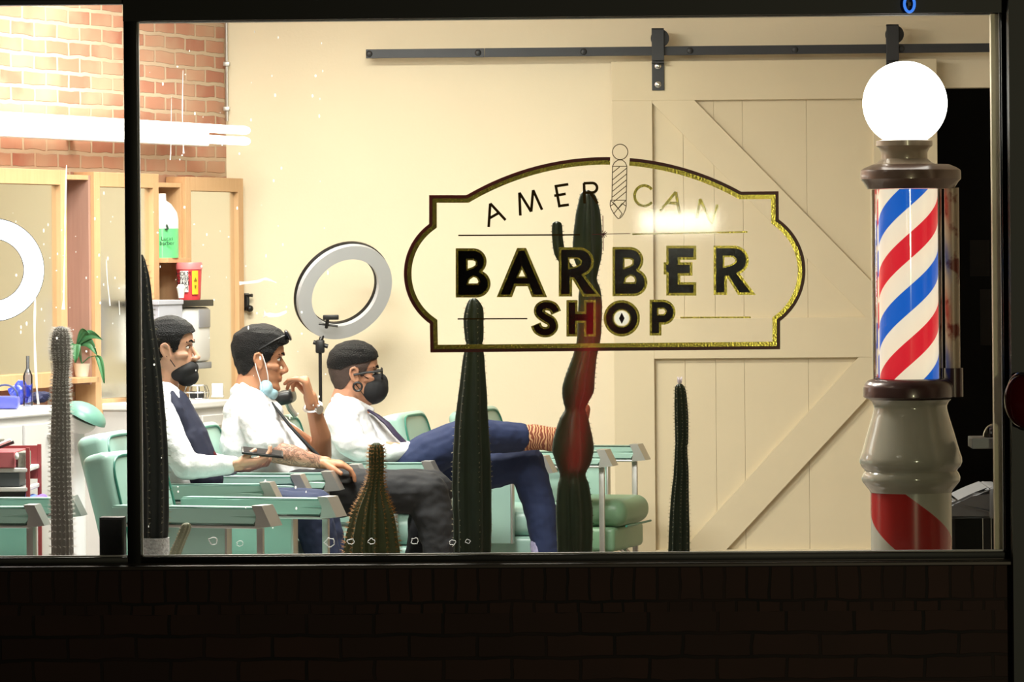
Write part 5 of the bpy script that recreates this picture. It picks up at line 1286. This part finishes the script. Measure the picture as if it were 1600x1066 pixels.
thin([[(1089, 341), (1094, 311)], [(1094, 311), (1112, 350)], [(1112, 350), (1121, 320)]], w=4.4)
thin([[(716, 368), (906, 367)]], gold_shaded, 2.2, 'rule_line'); thin([[(988, 366), (1168, 362.5)]], None, 2.6, 'rule_line'); thin([[(715, 498.5), (824, 498)]], gold_shaded, 2.2, 'rule_line'); thin([[(1063, 496.5), (1173, 496)]], None, 2.4, 'rule_line')
# star burst and pole emblem
thin([[(925, 366.5), (985, 365)], [(942, 337), (942.5, 392)]] + [[(943 - 6 * math.cos(a), 366 - 6 * math.sin(a)), (943 + 6 * math.cos(a), 366 + 6 * math.sin(a))] for a in (R(35), R(75), R(120), R(155))], maroonp, 1.2, 'star_emblem')
em_ = [circ(969, 237.5, 12, 32) + [(981, 237.5)], [(966, 250), (960, 254), (957, 260), (979.5, 260), (977, 254), (972, 250), (966, 250)], [(957, 260), (956, 313), (978.5, 313), (979.5, 260)]]
for y in range(0, 6): em_.append([(957, 272 + y * 9), (979, 260 + y * 9 - 6)] if y else [(957, 270), (968, 261)])
em_ += [[(954, 313), (978, 313)], catmull([(954, 313), (953.5, 322), (958, 332), (964, 340), (967, 341.5), (971, 339), (976, 331), (978.5, 321), (978, 313)], 4), [(955, 314), (966, 326), (977, 314)], [(954, 322), (960, 318), (972, 334), (968, 340)], [(978, 322), (972, 318), (959, 334), (964, 340)]]
thin(em_, mat('dark_bronze_line', (86, 70, 44), .4, .8, var=0), 1.3, 'barber_pole_emblem')

# ================================================================== lights
def area_light(name, loc, size, power, color=(1, 1, 1), rot=(0, 0, 0), sy=None, spread=None):
    L = bpy.data.lights.new(name, 'AREA'); L.energy = power; L.color = color; L.size = size
    if sy: L.shape = 'RECTANGLE'; L.size_y = sy
    if spread: L.spread = spread
    o = bpy.data.objects.new(name, L); COL.objects.link(o); o.location = loc; o.rotation_euler = rot; return o
warm = (1, .93, .82)
area_light('ceiling_light_row', (-1.15, 1.6, ZCEIL - .08), 1.2, 140, (1, .98, .95), (0, 0, 0), .5)
area_light('ceiling_light_middle', (-1.0, 3.6, ZCEIL - .08), 1.2, 122, warm, (0, 0, 0), .5)
area_light('ceiling_light_front', (-.4, .9, ZCEIL - .3), .8, 55, warm, (R(14), 0, 0), .4)
# street: lamp opposite, whose reflection hangs in the glass; a red and a blue neon further along
def mirrored(px, py, Yl):      # where a source behind the camera must stand to reflect at this pixel
    p = P(px, py, 0); d = p - CAM; t_ = (0 - Yl) / d.y; return Vector((p.x + d.x * t_, Yl, p.z + d.z * t_))
v = mirrored(1060, 346, -20)
area_light('street_lamp', v, .60, .55, (1, .95, .78), (R(90), 0, 0), .15, R(60))
v = mirrored(1900, 330, -20)
area_light('gold_leaf_fill', v, .6, 75, (1, .93, .6), (R(90), 0, R(-4)), .6, R(60))  # fill light added out of view to brighten the gold leaf from the right
va, vb = mirrored(930, 470, -19), mirrored(882, 850, -19); dv = vb - va
o = area_light('red_neon', (va + vb) / 2, .11, .22, (1, .02, .03), (R(90), math.atan2(dv.x, -dv.z) * -1, 0), dv.length)
o.data.spread = R(70)
W_ = bpy.data.worlds.new('night'); SC.world = W_; W_.use_nodes = True
W_.node_tree.nodes['Background'].inputs[0].default_value = (.55, .45, .42, 1); W_.node_tree.nodes['Background'].inputs[1].default_value = .007
SC.view_settings.view_transform = 'Standard'; SC.view_settings.look = 'None'; SC.view_settings.gamma = 1; SC.view_settings.exposure = 0
try: SC.view_settings.use_curve_mapping = False
except Exception: pass
SC.cycles.max_bounces = 8; SC.cycles.transparent_max_bounces = 16; SC.cycles.sample_clamp_indirect = 6
